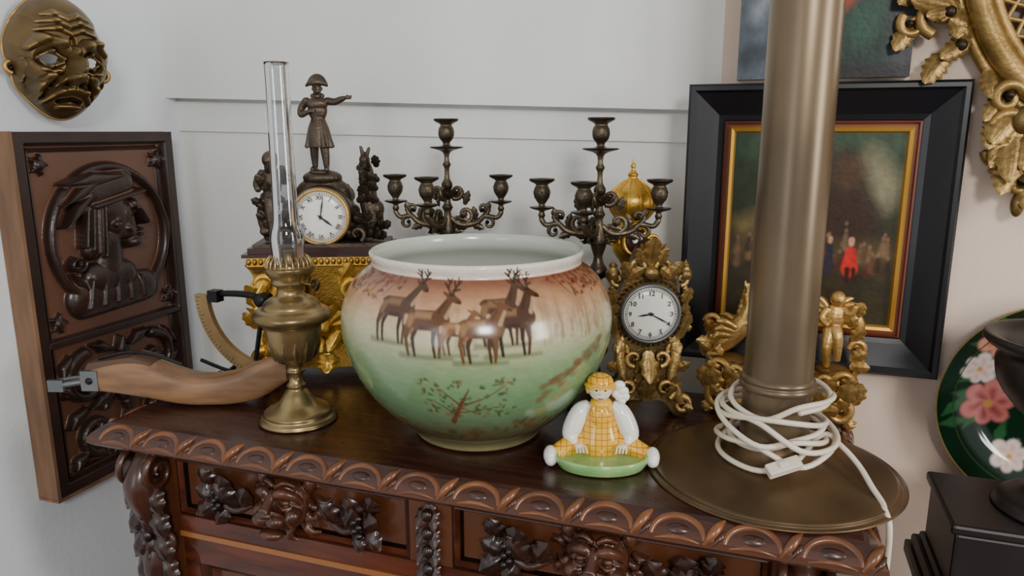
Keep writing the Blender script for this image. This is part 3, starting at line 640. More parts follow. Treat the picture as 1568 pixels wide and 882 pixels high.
# ================================================================ CANDELABRA
def candelabra():
    mb=MB(); b=BRONZEC
    mb.lathe([(0,0),(.052,0),(.054,.004),(.050,.009),(.044,.012),(.034,.020),(.02,.032),(.012,.045),(.014,.05),(.009,.056),(.009,.075),(.018,.088),(.020,.10),(.010,.118),(.007,.13),(.011,.135),(.007,.14),(.0065,.21),(.013,.216),(.017,.226),(.010,.238),(.007,.25),(.011,.262),(.014,.278),(.009,.292),(.006,.31),(.010,.318),(.006,.326),(.005,.345),(.009,.352),(.0095,.36),(.005,.368),(.0042,.385),(.0075,.392),(.0045,.398),(.005,.41),(.012,.416),(.027,.420),(.028,.4225),(.010,.4235),(.006,.427),(.0075,.431),(.0125,.437),(.014,.446),(.0125,.454),(.010,.458),(.012,.461),(.0205,.4655),(.0215,.469),(.0185,.4695),(.009,.466),(.008,.45),(0,.45)],b,seg=32,n=2)
    for k in range(3):
        a=2*pi*k/3+.5; c=math.cos(a); s=math.sin(a)
        mb.tube([(.02*c,.02*s,.04),(.045*c,.045*s,.028),(.056*c,.056*s,.012),(.062*c,.062*s,.006)],[.006,.009,.008,.005],b)
    def cup(x,y,z):
        mb.lathe([(.003,-.012),(.006,-.006),(.004,0),(.012,.003),(.0185,.0055),(.019,.0075),(.008,.008),(.005,.011),(.007,.015),(.012,.022),(.0135,.031),(.0115,.039),(.0095,.042),(.012,.0445),(.0195,.0485),(.0205,.052),(.0175,.0525),(.0085,.05),(.0075,.035),(0,.035)],b,seg=28,c=(x,y,z),n=2)
        for k in range(8):
            a=2*pi*k/8; mb.leaf((x+.006*math.cos(a),y+.006*math.sin(a),z+.013),(math.cos(a)*.35,math.sin(a)*.35,1),(math.cos(a),math.sin(a),0),.022,.0045,b,curl=.05)
    for ang,R in ((176,.092),(247,.072),(-2,.094)):
        a=math.radians(ang); ex=np.array((math.cos(a),math.sin(a),0)); ez=np.array((0,0,1.0))
        P=lambda r,z: ex*r+ez*z
        mb.tube([P(.006,.300),P(.020,.288),P(.040,.288),P(.054,.293),P(.066,.303),P(R-.008,.300),P(R,.309),P(R,.316)],[.004,.006,.0055,.005,.0045,.0042,.0045,.003],b,seg=8)
        mb.spiral(P(.030,.305),ex,ez,.018,.004,-140,220,.005,.0028,b)
        mb.spiral(P(.062,.315),ex,ez,.012,.003,-90,230,.004,.0024,b)
        if R>.08: mb.spiral(P(.072,.290),ex,ez,.011,.003,110,-220,.0038,.0022,b)
        mb.spiral(P(.016,.345),ex,ez,.013,.003,-120,230,.0046,.0026,b)
        for r,z,dx,dz in ((.02,.29,.6,1),(.04,.29,.5,-.2),(.05,.294,-.2,1),(.066,.303,.3,1),(.01,.33,.8,.9),(.012,.30,.9,-.2),(.03,.322,.3,1),(.01,.285,1,-.1)):
            mb.leaf(P(r,z),ex*dx+ez*dz,np.cross(ex,ez),.026,.0065,b,curl=.15); mb.leaf(P(r,z),ex*dx+ez*dz,-np.cross(ex,ez),.026,.0065,b,curl=.15)
        cup(ex[0]*R,ex[1]*R,.322)
    for k in range(6):
        a=2*pi*k/6; mb.leaf((.004*math.cos(a),.004*math.sin(a),.33),(math.cos(a)*.6,math.sin(a)*.6,1),(math.cos(a),math.sin(a),0),.030,.007,b,curl=.3)
        mb.leaf((.005*math.cos(a),.005*math.sin(a),.268),(math.cos(a),math.sin(a),.5),(math.cos(a),math.sin(a),1),.026,.008,b,curl=-.2)
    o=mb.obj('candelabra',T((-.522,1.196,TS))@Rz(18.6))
    o2=bpy.data.objects.new('candelabra.001',o.data); bpy.context.scene.collection.objects.link(o2)
    o2.matrix_world=T((-.245,1.165,TS))@Rz(16)
candelabra()

# ================================================================ ONION DOME RELIQUARY
def reliquary():
    mb=MB(); g=GILT
    mb.lathe([(0,0),(.032,0),(.033,.006),(.026,.014),(.014,.03),(.009,.05),(.013,.07),(.008,.09),(.007,.2),(.012,.22),(.02,.235),(.03,.25),(.033,.27),(.03,.292),(.022,.300),(.026,.304),(.036,.318),(.0405,.332),(.038,.345),(.027,.358),(.013,.368),(.007,.374),(.009,.378),(.006,.382),(.003,.388),(.0045,.393),(.002,.398),(0,.41)],g,seg=40,n=2)
    for k in range(12):
        a=2*pi*k/12; P=[(r*math.cos(a),r*math.sin(a),z) for r,z in ((.026,.304),(.0365,.318),(.041,.332),(.0385,.345),(.0275,.358),(.013,.369))]
        mb.tube(P,.0011,g,seg=6,n=2)
    mb.M=Rz(20)
    mb.ell((0,-.034,.272),(.016,.004,.02),PLINTH); mb.ell((0,-.036,.275),(.006,.003,.008),CERW); 
    mb.tube([(.018*math.cos(a),-.035,.272+.022*math.sin(a)) for a in np.linspace(0,2*pi,18,endpoint=False)],.003,g,closed=True,n=2)
    for s in (-1,1):
        mb.spiral((s*.034,-.02,.27),(s,0,0),(0,0,1),.012,.003,200,-150,.004,.002,g)
    mb.obj('gilt_onion_dome_reliquary',T((-.2045,1.236,TS)))
reliquary()

# ================================================================ FIGURINE ASHTRAY
def figurine():
    mb=MB()
    mb.lathe([(0,0),(.052,0),(.060,.004),(.064,.011),(.0645,.016),(.062,.018),(.059,.016),(.055,.011),(.045,.009),(0,.0085)],CERG,seg=56,c=(0,-.020,0),sc=(1,.66),n=3)
    mb.lathe([(0,.004),(.028,.006),(.033,.016),(.031,.030),(.025,.045),(.021,.060),(.017,.074),(.008,.082),(0,.083)],PLAID,seg=32,c=(0,.012,0),sc=(1,.75),n=3)
    mb.ell((0,.015,.070),(.0195,.0145,.014),CERW)
    mb.ell((0,.004,.060),(.0165,.011,.021),PLAID)
    for s in (-1,1):
        mb.tube([(s*.010,.004,.080),(s*.012,-.001,.070)],[.003,.003],PLAID)
        mb.tube([(s*.012,.010,.018),(s*.034,.006,.021),(s*.052,-.004,.017),(s*.064,-.012,.013)],[.016,.0155,.0125,.0115],PLAID,seg=16)
        mb.ell((s*.070,-.019,.0137),(.0095,.015,.0135),CERW); mb.ell((s*.069,-.024,.011),(.009,.012,.010),CERW)
        mb.tube([(s*.016,.014,.075),(s*.027,.013,.067),(s*.036,.010,.050),(s*.041,.005,.034),(s*.036,-.006,.025)],[.008,.0125,.0140,.0125,.006],CERW,seg=16)
        mb.ell((s*.031,-.009,.0225),(.006,.0065,.0045),CERF)
        for f in range(4): mb.tube([(s*(.034-.004*f),-.012,.0235),(s*(.034-.0045*f),-.018,.0215),(s*(.033-.0045*f),-.0215,.0185)],[.0018,.0017,.0013],CERF,seg=6,n=2)
        mb.tube([(s*.026,-.008,.0245),(s*.022,-.0125,.0235)],[.002,.0014],CERF,seg=6)
    mb.lathe([(.010,.074),(.015,.078),(.014,.084),(.008,.087)],CERY,seg=24,c=(0,.010,0),n=2)
    mb.tube([(0,.012,.078),(0,.010,.090)],.007,CERF)
    hx,hy,hz=-.002,.006,.1015
    mb.ell((hx,hy,hz),(.0165,.016,.0165),CERF,nu=28,nv=18)
    mb.ell((hx,hy-.007,hz-.0065),(.010,.009,.008),CERF)
    mb.ell((hx,hy-.0165,hz-.002),(.0022,.003,.0024),CERF)
    for s in (-1,1):
        mb.ell((hx+s*.006,hy-.0148,hz+.0025),(.0017,.0008,.0014),INK,nu=10,nv=8)
        mb.tube([(hx+s*.0035,hy-.0150,hz+.0055),(hx+s*.0062,hy-.0150,hz+.0062),(hx+s*.0088,hy-.0140,hz+.0052)],.0004,INK,seg=5,n=2)
        mb.ell((hx+s*.0165,hy,hz-.001),(.0025,.003,.004),CERF)
        mb.tube([(hx+s*.0135,hy-.005,hz+.008),(hx+s*.017,hy-.001,hz+.001),(hx+s*.0165,hy+.003,hz-.007)],[.003,.0035,.002],CERY)
    mb.tube([(hx-.0035,hy-.0160,hz-.0085),(hx,hy-.0170,hz-.0095),(hx+.0035,hy-.0160,hz-.0085)],.0006,REDSLIP,seg=6,n=2)
    mb.lathe([(.0172,.0045),(.0185,.007),(.018,.012),(.014,.018),(.006,.0215),(0,.022)],PLAID,seg=32,c=(hx,hy+.0015,hz),n=2)
    mb.lathe([(.0165,.004),(.0215,.0052),(.0215,.0068),(.017,.0085)],CERY,seg=32,c=(hx,hy,hz),n=2)
    for (dx,dz,rx,rz) in ((.0265,.004,.0085,.0070),(.0310,-.004,.0090,.0070),(.0220,-.008,.0060,.0060),(.0345,-.012,.0070,.0070),(.027,-.012,.0070,.0070),(.031,-.018,.006,.006)):
        mb.ell((hx+dx,hy+.004,hz+dz),(rx,.006,rz),CERW)
    mb.obj('ceramic_figurine_ashtray',T((-.190,.951,TS))@Rz(16))
figurine()

# ================================================================ GILT INKSTAND
def inkstand():
    mb=MB(); g=GILTR
    half=[(0,.01),(.04,.012),(.06,.004),(.085,.002),(.1,.006),(.098,.025),(.085,.045),(.07,.055),(.04,.05),(0,.06)]
    h=crom(half,3); poly=[tuple(p) for p in h]+[(-p[0],p[1]) for p in h[::-1][1:-1]]
    mb.prism(poly[::-1],-.026,.03,g,True)
    for s in (-1,1):
        mb.spiral((s*.085,-.03,.028),(s,0,0),(0,0,1),.02,.004,90,-330,.007,.004,g); mb.spiral((s*.05,-.03,.038),(s,0,0),(0,0,1),.02,.004,-60,320,.006,.003,g)
        mb.spiral((s*.092,-.026,.070),(s,0,0),(0,0,1),.019,.004,200,-150,.0065,.003,g); mb.spiral((s*.062,-.028,.068),(s,0,0),(0,0,1),.015,.003,-60,300,.0055,.003,g)
        for (x,z,a,Ln,W) in ((.09,.03,80,.05,.016),(.07,.03,110,.05,.014),(.1,.02,-80,.018,.01),(.06,.05,60,.035,.012),(.09,.06,60,.03,.012),(.095,.05,30,.025,.011),(.03,.03,60,.04,.012),(.05,.02,20,.04,.012),(.035,.05,120,.04,.012),(.105,.04,80,.04,.012),(.08,.02,60,.035,.012)):
            acan(mb,s*x,-.028,z,a if s>0 else 180-a,Ln,W,g,curl=.2)
        mb.lathe([(.026,.05),(.032,.062),(.024,.075),(.028,.084),(.012,.088),(0,.088)],g,seg=24,c=(s*.074,0,0),n=2)
    mb.lathe([(.03,.05),(.032,.06),(.026,.08),(.03,.09),(.02,.1),(.008,.108),(.01,.115),(0,.12)],g,seg=28,n=2)
    mb.tube([(.098,.006,.07),(.108,.006,.10),(.100,.006,.13),(.104,.006,.155),(.088,.006,.180)],[.008,.009,.008,.008,.005],g)
    mb.spiral((.088,.006,.170),(1,0,0),(0,0,1),.014,.003,20,380,.006,.003,g); mb.spiral((.106,.0,.118),(1,0,0),(0,0,1),.013,.003,180,-150,.0055,.003,g)
    for z,a in ((.10,40),(.13,60),(.15,110),(.09,10),(.165,70)): acan(mb,.096,-.004,z,a,.028,.010,g,curl=.2)
    mb.tube([(-.098,.006,.07),(-.110,.006,.095),(-.104,.006,.125),(-.112,.006,.145)],[.008,.009,.008,.004],g)
    mb.spiral((-.104,.004,.138),(-1,0,0),(0,0,1),.012,.003,0,360,.0055,.003,g)
    for z,a in ((.09,140),(.12,120),(.105,170)): acan(mb,-.100,-.004,z,a,.028,.010,g,curl=.2)
    o=mb.obj('gilt_inkstand',T((.046,1.207,TS))@Rz(-4)@Matrix.Scale(1.04,4))
    f=MB(); f.M=T((-.072,0,.060))@Matrix.Scale(1.02,4)
    limb(f,[(-.022,0,.04),(-.008,0,.055),(.012,0,.078),(.018,0,.092)],[.014,.0175,.0155,.011],g)
    limb(f,[(.016,0,.088),(.020,0,.108),(.016,0,.126)],[.012,.009,.0075],g)
    limb(f,[(.016,0,.130),(.027,0,.128),(.036,0,.118)],[.0075,.0062,.0042],g)
    for s in (-1,1):
        limb(f,[(.014,s*.003,.136),(.012,s*.004,.145)],[.0028,.0012],g,8)
        limb(f,[(-.022,s*.008,.040),(-.018,s*.010,.032),(-.034,s*.010,.028),(-.028,s*.010,.020)],[.010,.0075,.0045,.0038],g)
        limb(f,[(.018,s*.008,.082),(.036,s*.010,.086),(.040,s*.010,.068),(.034,s*.01,.062)],[.007,.0048,.0034,.003],g)
        for j in range(3): limb(f,[(.004-.002*j,s*.012,.074-.006*j),(-.012-.004*j,s*.020,.084-.010*j),(-.024-.002*j,s*.022,.084-.014*j)],[.005,.0055,.003],g,8)
    limb(f,[(-.034,0,.044),(-.044,0,.036),(-.042,0,.022)],[.006,.007,.003],g)
    for i in range(6): f.ell((.008+.0018*i,0,.096+.008*i),(.006,.0038,.0065),g,nu=10,nv=8)
    f.obj('winged_horse',parent=o,remesh=.0014,smooth_it=1)
    f=MB(); f.M=T((.070,-.006,.120))@Rz(14)@Matrix.Scale(.86,4); putto(f,g)
    for s in (-1,1):
        for j in range(3): limb(f,[(s*.006,.010,.062-.006*j),(s*.020,.016,.078-.010*j),(s*.032,.016,.082-.018*j)],[.005,.006,.002],g,8)
    f.obj('putto',parent=o,remesh=.0013,smooth_it=1)
inkstand()

# ================================================================ SEXTANT & WOODEN STOCK
def sextant():
    mb=MB(); R=.142
    def P(r,a): return (r*math.cos(math.radians(a)),r*math.sin(math.radians(a)))
    A=np.linspace(180,262,30)
    poly=[P(R,a) for a in A]+[P(R-.026,a) for a in A[::-1]]
    mb.prism(poly[::-1],-.005,.005,ARCM)
    for i in range(29):
        a=182+i*2.8; p,q=P(R-.003,a),P(R-.008 if i%5 else R-.013,a)
        mb.tube([(p[0],-.0053,p[1]),(q[0],-.0053,q[1])],.0004,INK,seg=4)
    mb.tube([(0,0,0),(-.03,0,.006),(-.085,0,.004),(-.120,0,-.006)],[.005,.006,.0055,.005],BLACKM,seg=8)
    mb.box(-.108,-.088,-.012,.006,-.010,.010,BLACKM)
    p=P(R-.015,256); mb.tube([(0,0,0),(p[0],0.004,p[1])],.004,BLACKM,seg=8)
    mb.M=Rx(90); mb.lathe([(0,-.012),(.012,-.012),(.012,.012),(.006,.016),(0,.016)],BLACKM,seg=24); mb.M=Matrix.Identity(4)
    mb.tube([(-.060,.0,-.115),(-.09,.008,-.145),(-.10,.010,-.160)],[.004,.004,.005],BLACKM)
    mb.tube([(-.015,.0,-.13),(-.01,.0,-.150),(-.008,.0,-.160)],[.004,.004,.005],BLACKM)
    mb.tube([(-.155,.012,-.128),(-.09,.010,-.142),(-.03,.006,-.140)],.0035,BLACKM)
    mb.obj('sextant',T((-.800,1.038,TS+.166)))
sextant()
def stock():
    mb=MB()
    top=[(0,.056),(.03,.068),(.08,.078),(.12,.074),(.16,.056),(.20,.048),(.25,.054),(.30,.074),(.345,.088)]
    bot=[(.345,.040),(.30,.012),(.25,.001),(.20,.0),(.16,.003),(.10,.014),(.04,.022),(0,.026)]
    tp=crom(top,4);bp=crom(bot[::-1],4)
    xs=np.linspace(0,.345,60); zt=np.interp(xs,tp[:,0],tp[:,1]); zb=np.maximum(np.interp(xs,bp[:,0],bp[:,1]),0)
    w=np.interp(xs,[0,.02,.1,.2,.3,.345],[.019,.028,.031,.029,.022,.012])
    a=np.linspace(0,2*pi,28,endpoint=False)
    ce,se=np.sign(np.cos(a))*np.abs(np.cos(a))**.5,np.sign(np.sin(a))*np.abs(np.sin(a))**.5
    G=np.stack([np.repeat(xs[:,None],28,1),w[:,None]*ce,((zt+zb)/2)[:,None]+((zt-zb)/2)[:,None]*se],-1)
    mb.grid(G,WSTOCK,closev=True)
    for e in (0,-1): mb.add(G[e],[tuple(range(28)) if e else tuple(range(27,-1,-1))],WSTOCK,False)
    mb.prism([(.012,.062),(.12,.068),(.125,.074),(.09,.084),(.02,.074)][::-1],-.024,.024,WSTOCKD)
    mb.box(.008,.036,-.0300,-.02,.028,.062,STEEL); mb.M=T((.022,-.0305,.045))@Rx(90); mb.lathe([(0,.002),(.005,.002),(.006,0)],BLACKM,seg=16); mb.M=Matrix.Identity(4)
    mb.tube([(.002,-.012,.038),(-.03,-.016,.034),(-.050,-.010,.032),(-.054,0,.032),(-.050,.010,.032),(-.03,.016,.034),(.002,.012,.038)],.005,STEEL,seg=8)
    mb.box(-.056,-.030,-.020,-.013,.022,.042,STEEL)
    mb.tube([(.03,-.01,.078),(.08,-.004,.088),(.12,.004,.080),(.16,.012,.062)],.003,BLACKM)
    ang=math.degrees(math.atan2(.095,.31))
    mb.obj('wooden_gunstock',T((-1.062,.900,TS))@Rz(ang))
stock()

# ================================================================ CARVED PANEL (left wall)
def panel():
    W,H=.365,.68; nx,ny=320,580
    x=np.linspace(0,W,nx);y=np.linspace(0,H,ny); X,Y=np.meshgrid(x,y,indexing='ij')
    Z=np.zeros_like(X)
    def D(*a):
        nonlocal Z; Z=np.maximum(Z,dome(X,Y,*a))
    def SP(cx,cy,r0,r1,a0,a1,t0,t1,amp,n=16):
        pr=None
        for i in range(n+1):
            t=i/n;a=math.radians(a0+(a1-a0)*t);r=r0+(r1-r0)*t;q=(cx+r*math.cos(a),cy+r*math.sin(a))
            if pr: D(pr[0],pr[1],q[0],q[1],t0+(t1-t0)*t,t0+(t1-t0)*t,amp)
            pr=q
        D(pr[0],pr[1],pr[0],pr[1],t1*1.6,t1*1.6,amp*1.1)
    def LF(x0,y0,x1,y1,w,amp=.012):
        mx,my=(x0+x1)/2,(y0+y1)/2
        D(x0,y0,mx,my,w*.3,w,amp); D(mx,my,x1,y1,w,w*.15,amp)
    rr=np.hypot(X-.195,Y-.205)
    Z=np.maximum(Z,.018*np.sqrt(np.clip(1-((rr-.138)/.010)**2,0,1)))
    for cx,cy in ((.052,.058),(.328,.058),(.052,.352),(.328,.352)):
        D(cx,cy,cx,cy,.014,.014,.016)
        for k in range(5):
            a=2*pi*k/5; D(cx+.012*math.cos(a),cy+.012*math.sin(a),cx+.017*math.cos(a),cy+.017*math.sin(a),.006,.004,.012)
    D(.115,.318,.265,.318,.040,.034,.022); D(.150,.285,.215,.285,.036,.030,.026)
    for i in range(5): D(.125+.030*i,.282+.003*i,.112+.034*i,.335,.0045,.006,.028)
    D(.185,.215,.178,.272,.030,.036,.025)
    D(.150,.150,.142,.225,.026,.022,.026)
    for i in range(4): D(.168-.013*i,.145,.160-.014*i,.240-.008*i,.0055,.0045,.031)
    D(.195,.150,.205,.178,.042,.038,.030); D(.222,.160,.226,.198,.026,.020,.033)
    D(.240,.142,.240,.146,.013,.012,.034)
    D(.248,.152,.266,.181,.0055,.0090,.037)
    D(.247,.196,.253,.196,.0065,.0050,.034); D(.246,.207,.252,.207,.0065,.0050,.034)
    D(.232,.220,.240,.222,.015,.012,.035)
    D(.216,.190,.222,.196,.013,.011,.036)
    SP(.188,.178,.010,.003,-60,260,.0035,.0025,.036,8)
    D(.150,.118,.225,.100,.034,.030,.032); D(.145,.140,.262,.118,.009,.007,.039)
    LF(.215,.085,.085,.095,.018,.037); LF(.170,.085,.075,.135,.016,.034); LF(.150,.11,.080,.175,.014,.031)
    SP(.100,.245,.018,.004,0,400,.006,.004,.024); LF(.092,.265,.115,.30,.010,.024)
    cut=dome(X,Y,.228,.160,.240,.158,.0075,.006,.009); Z=Z-cut; D(.233,.160,.236,.159,.0042,.0035,.033)
    for s in (-1,1):
        c=.182
        SP(c+s*.085,.475,.052,.008,-90,-90+430*s,.0125,.006,.020,26)
        SP(c+s*.075,.590,.042,.007,90,90-400*s,.0115,.006,.020,22)
        for a,b in (((.02,.43),(.07,.41)),((.03,.52),(.09,.535)),((.04,.46),(.02,.52)),((.10,.53),(.140,.56)),((.02,.60),(.05,.645)),((.11,.62),(.140,.645)),((.12,.42),(.145,.46)),((.06,.545),(.03,.50)),((.12,.50),(.145,.48)),((.085,.46),(.085,.50)),((.07,.57),(.08,.60))):
            LF(c+s*a[0],a[1],c+s*b[0],b[1],.013,.020)
    for k in range(6): LF(.182,.41+k*.038,.182,.46+k*.038,.012,.023)
    D(.182,.53,.182,.53,.020,.020,.026)
    inner=Z>.004
    Z=Z+.0005*wob(X,Y,260,9)*inner
    bd=np.minimum(np.minimum(X,W-X),np.minimum(Y,H-Y)); 
    Z=np.maximum(Z,.020*np.clip((.025-bd)/.005,0,1)); Z=np.maximum(Z,.010*np.clip(1-np.abs(bd-.032)/.004,0,1))
    Z=np.maximum(Z,.016*np.clip((.009-np.abs(Y-.388))/.003,0,1))
    Z=blur(Z,2)
    mb=MB()
    G=np.stack([.030+Z,X,H-Y],-1)
    mb.grid(G,WPAN,flip=True)
    mb.box(0,.0302,-.0005,W+.0005,-.0005,H+.0005,WPAN)
    mb.box(.001,.051,-.007,-.0004,-.001,H+.001,WLIGHT)
    mb.box(.001,.051,-.007,W+.001,-.007,-.0004,WLIGHT)
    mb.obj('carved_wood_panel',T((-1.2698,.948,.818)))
panel()

# ================================================================ MASK  (deep, sculpted theatre half-face)
def mask():
    # spherical-cap shell: strongly domed, tapering to the chin, features pushed outwards
    a,b,dp=.080,.110,.085
    rho=np.linspace(0.001,1,210); th=np.linspace(0,2*pi,460,endpoint=False)
    Rr,Th=np.meshgrid(rho,th,indexing='ij')
    sn=np.sin(Th); low=np.clip(-sn,0,1)
    out=1-.22*low**1.5+.05*np.exp(-((sn-.15)/.22)**2)-.04*np.exp(-((sn+.22)/.12)**2)+.05*np.exp(-((sn+.50)/.16)**2)
    P=a*Rr*np.cos(Th)*out; Q=b*Rr*sn*(1-.04*low)
    Z=dp*np.power(np.clip(1-Rr**2.15,0,1),.58)
    def D(x0,y0,x1,y1,r0,r1,amp,sy=True,pw=1.5):
        nonlocal Z
        dx,dy=x1-x0,y1-y0; l=dx*dx+dy*dy+1e-12
        acc=np.zeros_like(Z)
        for s in ((1,-1) if sy else (1,)):
            Xs=P*s; t=np.clip(((Xs-x0)*dx+(Q-y0)*dy)/l,0,1)
            d=np.hypot(Xs-x0-t*dx,Q-y0-t*dy)/(r0+(r1-r0)*t)
            acc=np.maximum(acc,np.clip(1-d*d,0,1)**pw)
        Z=Z+amp*acc
    # temples in, heavy S-shaped brows
    D(.066,.030,.062,.050,.018,.018,-.010)
    D(.006,.006,.022,.020,.010,.012,.020); D(.022,.020,.044,.026,.012,.011,.020); D(.044,.026,.062,.010,.011,.007,.014)
    D(0,.018,0,.028,.006,.006,-.008,False)
    # three soft furrows that echo the brow
    for q,am,hw in ((.044,.0060,.050),(.058,.0050,.046),(.071,.0038,.038)):
        D(.0,q-.006,.018,q+.002,.006,.0065,am); D(.018,q+.002,hw,q-.004,.0065,.003,am)
    # eye sockets, thick lids, pouches
    D(.031,-.006,.036,-.006,.021,.021,-.018)
    D(.015,-.006,.031,.006,.0045,.0055,.010); D(.031,.006,.050,-.005,.0055,.004,.010)
    D(.017,-.012,.033,-.019,.0045,.0055,.009); D(.033,-.019,.050,-.008,.0055,.004,.009)
    D(.020,-.026,.046,-.025,.0045,.0045,.0055)
    # great hooked nose
    D(0,.010,0,-.018,.009,.012,.024,False,1.1); D(0,-.012,0,-.034,.012,.016,.036,False,1.1); D(0,-.034,0,-.044,.014,.010,.016,False,1.3)
    D(.013,-.038,.017,-.040,.010,.0095,.018); D(.008,-.047,.010,-.047,.0045,.0045,-.008)
    # cheekbones, curling fold, hollow
    D(.046,-.030,.060,-.020,.015,.013,.015); D(.017,-.032,.030,-.050,.0045,.005,-.008); D(.030,-.050,.040,-.072,.005,.005,-.008)
    D(.030,-.034,.046,-.052,.0085,.010,.010); D(.046,-.052,.042,-.072,.008,.006,.008); D(.058,-.044,.054,-.062,.009,.008,-.008)
    D(.068,-.010,.066,-.044,.005,.005,.006)
    # moustache-like upper lip, open mouth, chin bead
    D(.003,-.056,.020,-.060,.009,.009,.016); D(.020,-.060,.038,-.078,.008,.005,.012); D(0,-.072,.018,-.076,.0055,.005,-.016)
    D(.0,-.086,.016,-.086,.008,.006,.012)
    hole=np.hypot((np.abs(P)-.0335)/.0120,(Q+.0065)/.0078)>1
    mb=MB()
    G=np.stack([Z,P,Q],-1)
    mb.grid(G,BRONZEM,closev=True,flip=True,mask=hole)
    G2=G.copy(); G2[...,0]-=.004; G2[...,1:]*=.98
    mb.grid(G2,BRONZE,closev=True,mask=hole)
    mb.grid(np.stack([G[-1],G2[-1]]),BRONZEM,closev=True)
    mb.tube([tuple(g) for g in G[-1][::10]],.0026,BRONZEM,closed=True,n=2)
    # ears / side curls of the mask
    for s in (-1,1): mb.spiral((.010,s*.074,-.020),(0,s,0),(0,0,1),.012,.003,-90,280,.005,.003,BRONZEM)
    mb.obj('theatre_mask',T((-1.226,1.058,1.626))@Rz(-22)@Rx(-3))
mask()

# ================================================================ PAINTINGS
def framed():
    mb=MB(); x0,x1,z0,z1=-.122,.280,1.118,1.573; yb=1.289
    prof=[(0,yb),(0,yb-.030),(.004,yb-.034),(.010,yb-.034),(.014,yb-.030),(.048,yb-.014),(.056,yb-.012),(.058,yb-.014)]
    rect_sweep(mb,x0,x1,z0,z1,prof,[BLACK]*7)
    rect_sweep(mb,x0,x1,z0,z1,[(.058,yb-.014),(.061,yb-.016),(.063,yb-.012),(.066,yb-.012),(.069,yb-.016),(.0735,yb-.014),(.076,yb-.008)],[REDSLIP,REDSLIP,REDSLIP,GOLDSLIP,GOLDSLIP,GOLDSLIP])
    a0,a1,b0,b1=x0+.075,x1-.075,z0+.075,z1-.075
    nx,nz=260,320; x=np.linspace(0,1,nx); z=np.linspace(0,1,nz); X,Z=np.meshgrid(x,z,indexing='ij')
    col=np.ones(X.shape+(3,))*L3((54,46,28))
    tp=np.clip((Z-.45)/.5,0,1)[...,None]; col=col*(1-tp)+L3((50,68,48))*tp
    n=wob(X,Z,22,1)[...,None]; col=col*(1+.4*n)
    col=paint(col,capd(X,Z,.90,.72,.82,.86,.10,.05),(150,142,110),.14,.7)
    col=paint(col,capd(X,Z,.72,.58,.66,.84,.17,.08),(54,34,22),.07,.9)
    col=paint(col,capd(X,Z,.70,.80,.74,.82,.09,.06),(86,60,38),.07,.6)
    col=paint(col,capd(X,Z,.12,.66,.2,.8,.12,.08),(40,48,26),.1,.8)
    col=paint(col,capd(X,Z,.08,.50,.16,.54,.06,.04),(136,116,68),.09,.6)
    col=paint(col,capd(X,Z,.06,.36,.14,.42,.05,.03),(104,82,48),.09,.6)
    col=paint(col,capd(X,Z,.40,.36,1.0,.38,.06,.06),(96,76,46),.1,.55)
    r=np.random.default_rng(8)
    for i in range(60):
        cx=r.uniform(.04,.97); cz=r.uniform(.26,.46); cc=[(96,66,40),(50,30,22),(120,96,68),(32,30,36),(88,34,24)][i%5]
        col=paint(col,capd(X,Z,cx,cz,cx+.004,cz+.05,.022,.012),cc,.02,.7); col=paint(col,capd(X,Z,cx+.004,cz+.075,cx+.004,cz+.077,.011,.01),(136,104,78),.012,.6)
    col=paint(col,capd(X,Z,.745,.30,.745,.38,.050,.032),(196,40,32),.014); col=paint(col,capd(X,Z,.745,.430,.745,.445,.016,.018),(200,150,120),.012)
    col=paint(col,capd(X,Z,.735,.23,.733,.29,.012,.016),(60,20,18),.012); col=paint(col,capd(X,Z,.775,.23,.77,.29,.010,.014),(60,20,18),.012)
    col=paint(col,capd(X,Z,.62,.29,.62,.40,.035,.020),(44,38,52),.014); col=paint(col,capd(X,Z,.62,.44,.62,.45,.014,.014),(180,140,112),.012)
    col=paint(col,capd(X,Z,.1,.1,.9,.06,.10,.08),(58,48,22),.12,.7)
    col=np.clip(col*(1+.25*wob(X,Z,70,2)[...,None]),0,1)
    G=np.stack([a0+X*(a1-a0),np.full_like(X,yb-.008),b0+Z*(b1-b0)],-1)
    mb.grid(G,PAINTM,cols=col,flip=False)
    mb.box(x0+.02,x1-.02,yb-.006,yb,z0+.02,z1-.02,WSTOCKD)
    mb.obj('framed_painting')
    mb=MB(); x0,x1,z0,z1=-.050,.196,1.579,1.92
    col=np.ones(X.shape+(3,))*L3((34,33,36)); col=col*(1+.3*wob(X,Z,20,11)[...,None])
    col=paint(col,capd(X,Z,.04,.0,.06,.9,.16,.14),(104,114,122),.10,.85)
    col=paint(col,capd(X,Z,.05,.10,.3,.14,.05,.04),(60,68,76),.05,.7); col=paint(col,capd(X,Z,.1,.3,.2,.42,.05,.02),(160,168,172),.06,.6)
    col=paint(col,capd(X,Z,.70,.04,.66,.42,.22,.12),(14,44,32),.08,.95); col=paint(col,capd(X,Z,.72,.22,.80,.3,.09,.06),(28,80,56),.08,.6)
    col=paint(col,capd(X,Z,.62,.50,.64,.56,.08,.07),(150,100,70),.04); col=paint(col,capd(X,Z,.60,.34,.70,.40,.05,.04),(160,60,30),.05,.8)
    col=paint(col,capd(X,Z,.95,.1,.97,.6,.08,.06),(60,60,64),.08,.8); col=paint(col,capd(X,Z,.3,.04,.9,.02,.04,.03),(26,24,24),.05)
    col=np.clip(col*(1+.2*wob(X,Z,60,12)[...,None]),0,1)
    G=np.stack([x0+X*(x1-x0),np.full_like(X,1.268),z0+Z*(z1-z0)],-1)
    mb.grid(G,PAINTM,cols=col); mb.box(x0,x1,1.2685,1.289,z0,z1,WSTOCKD)
    mb.obj('canvas_painting')
framed()

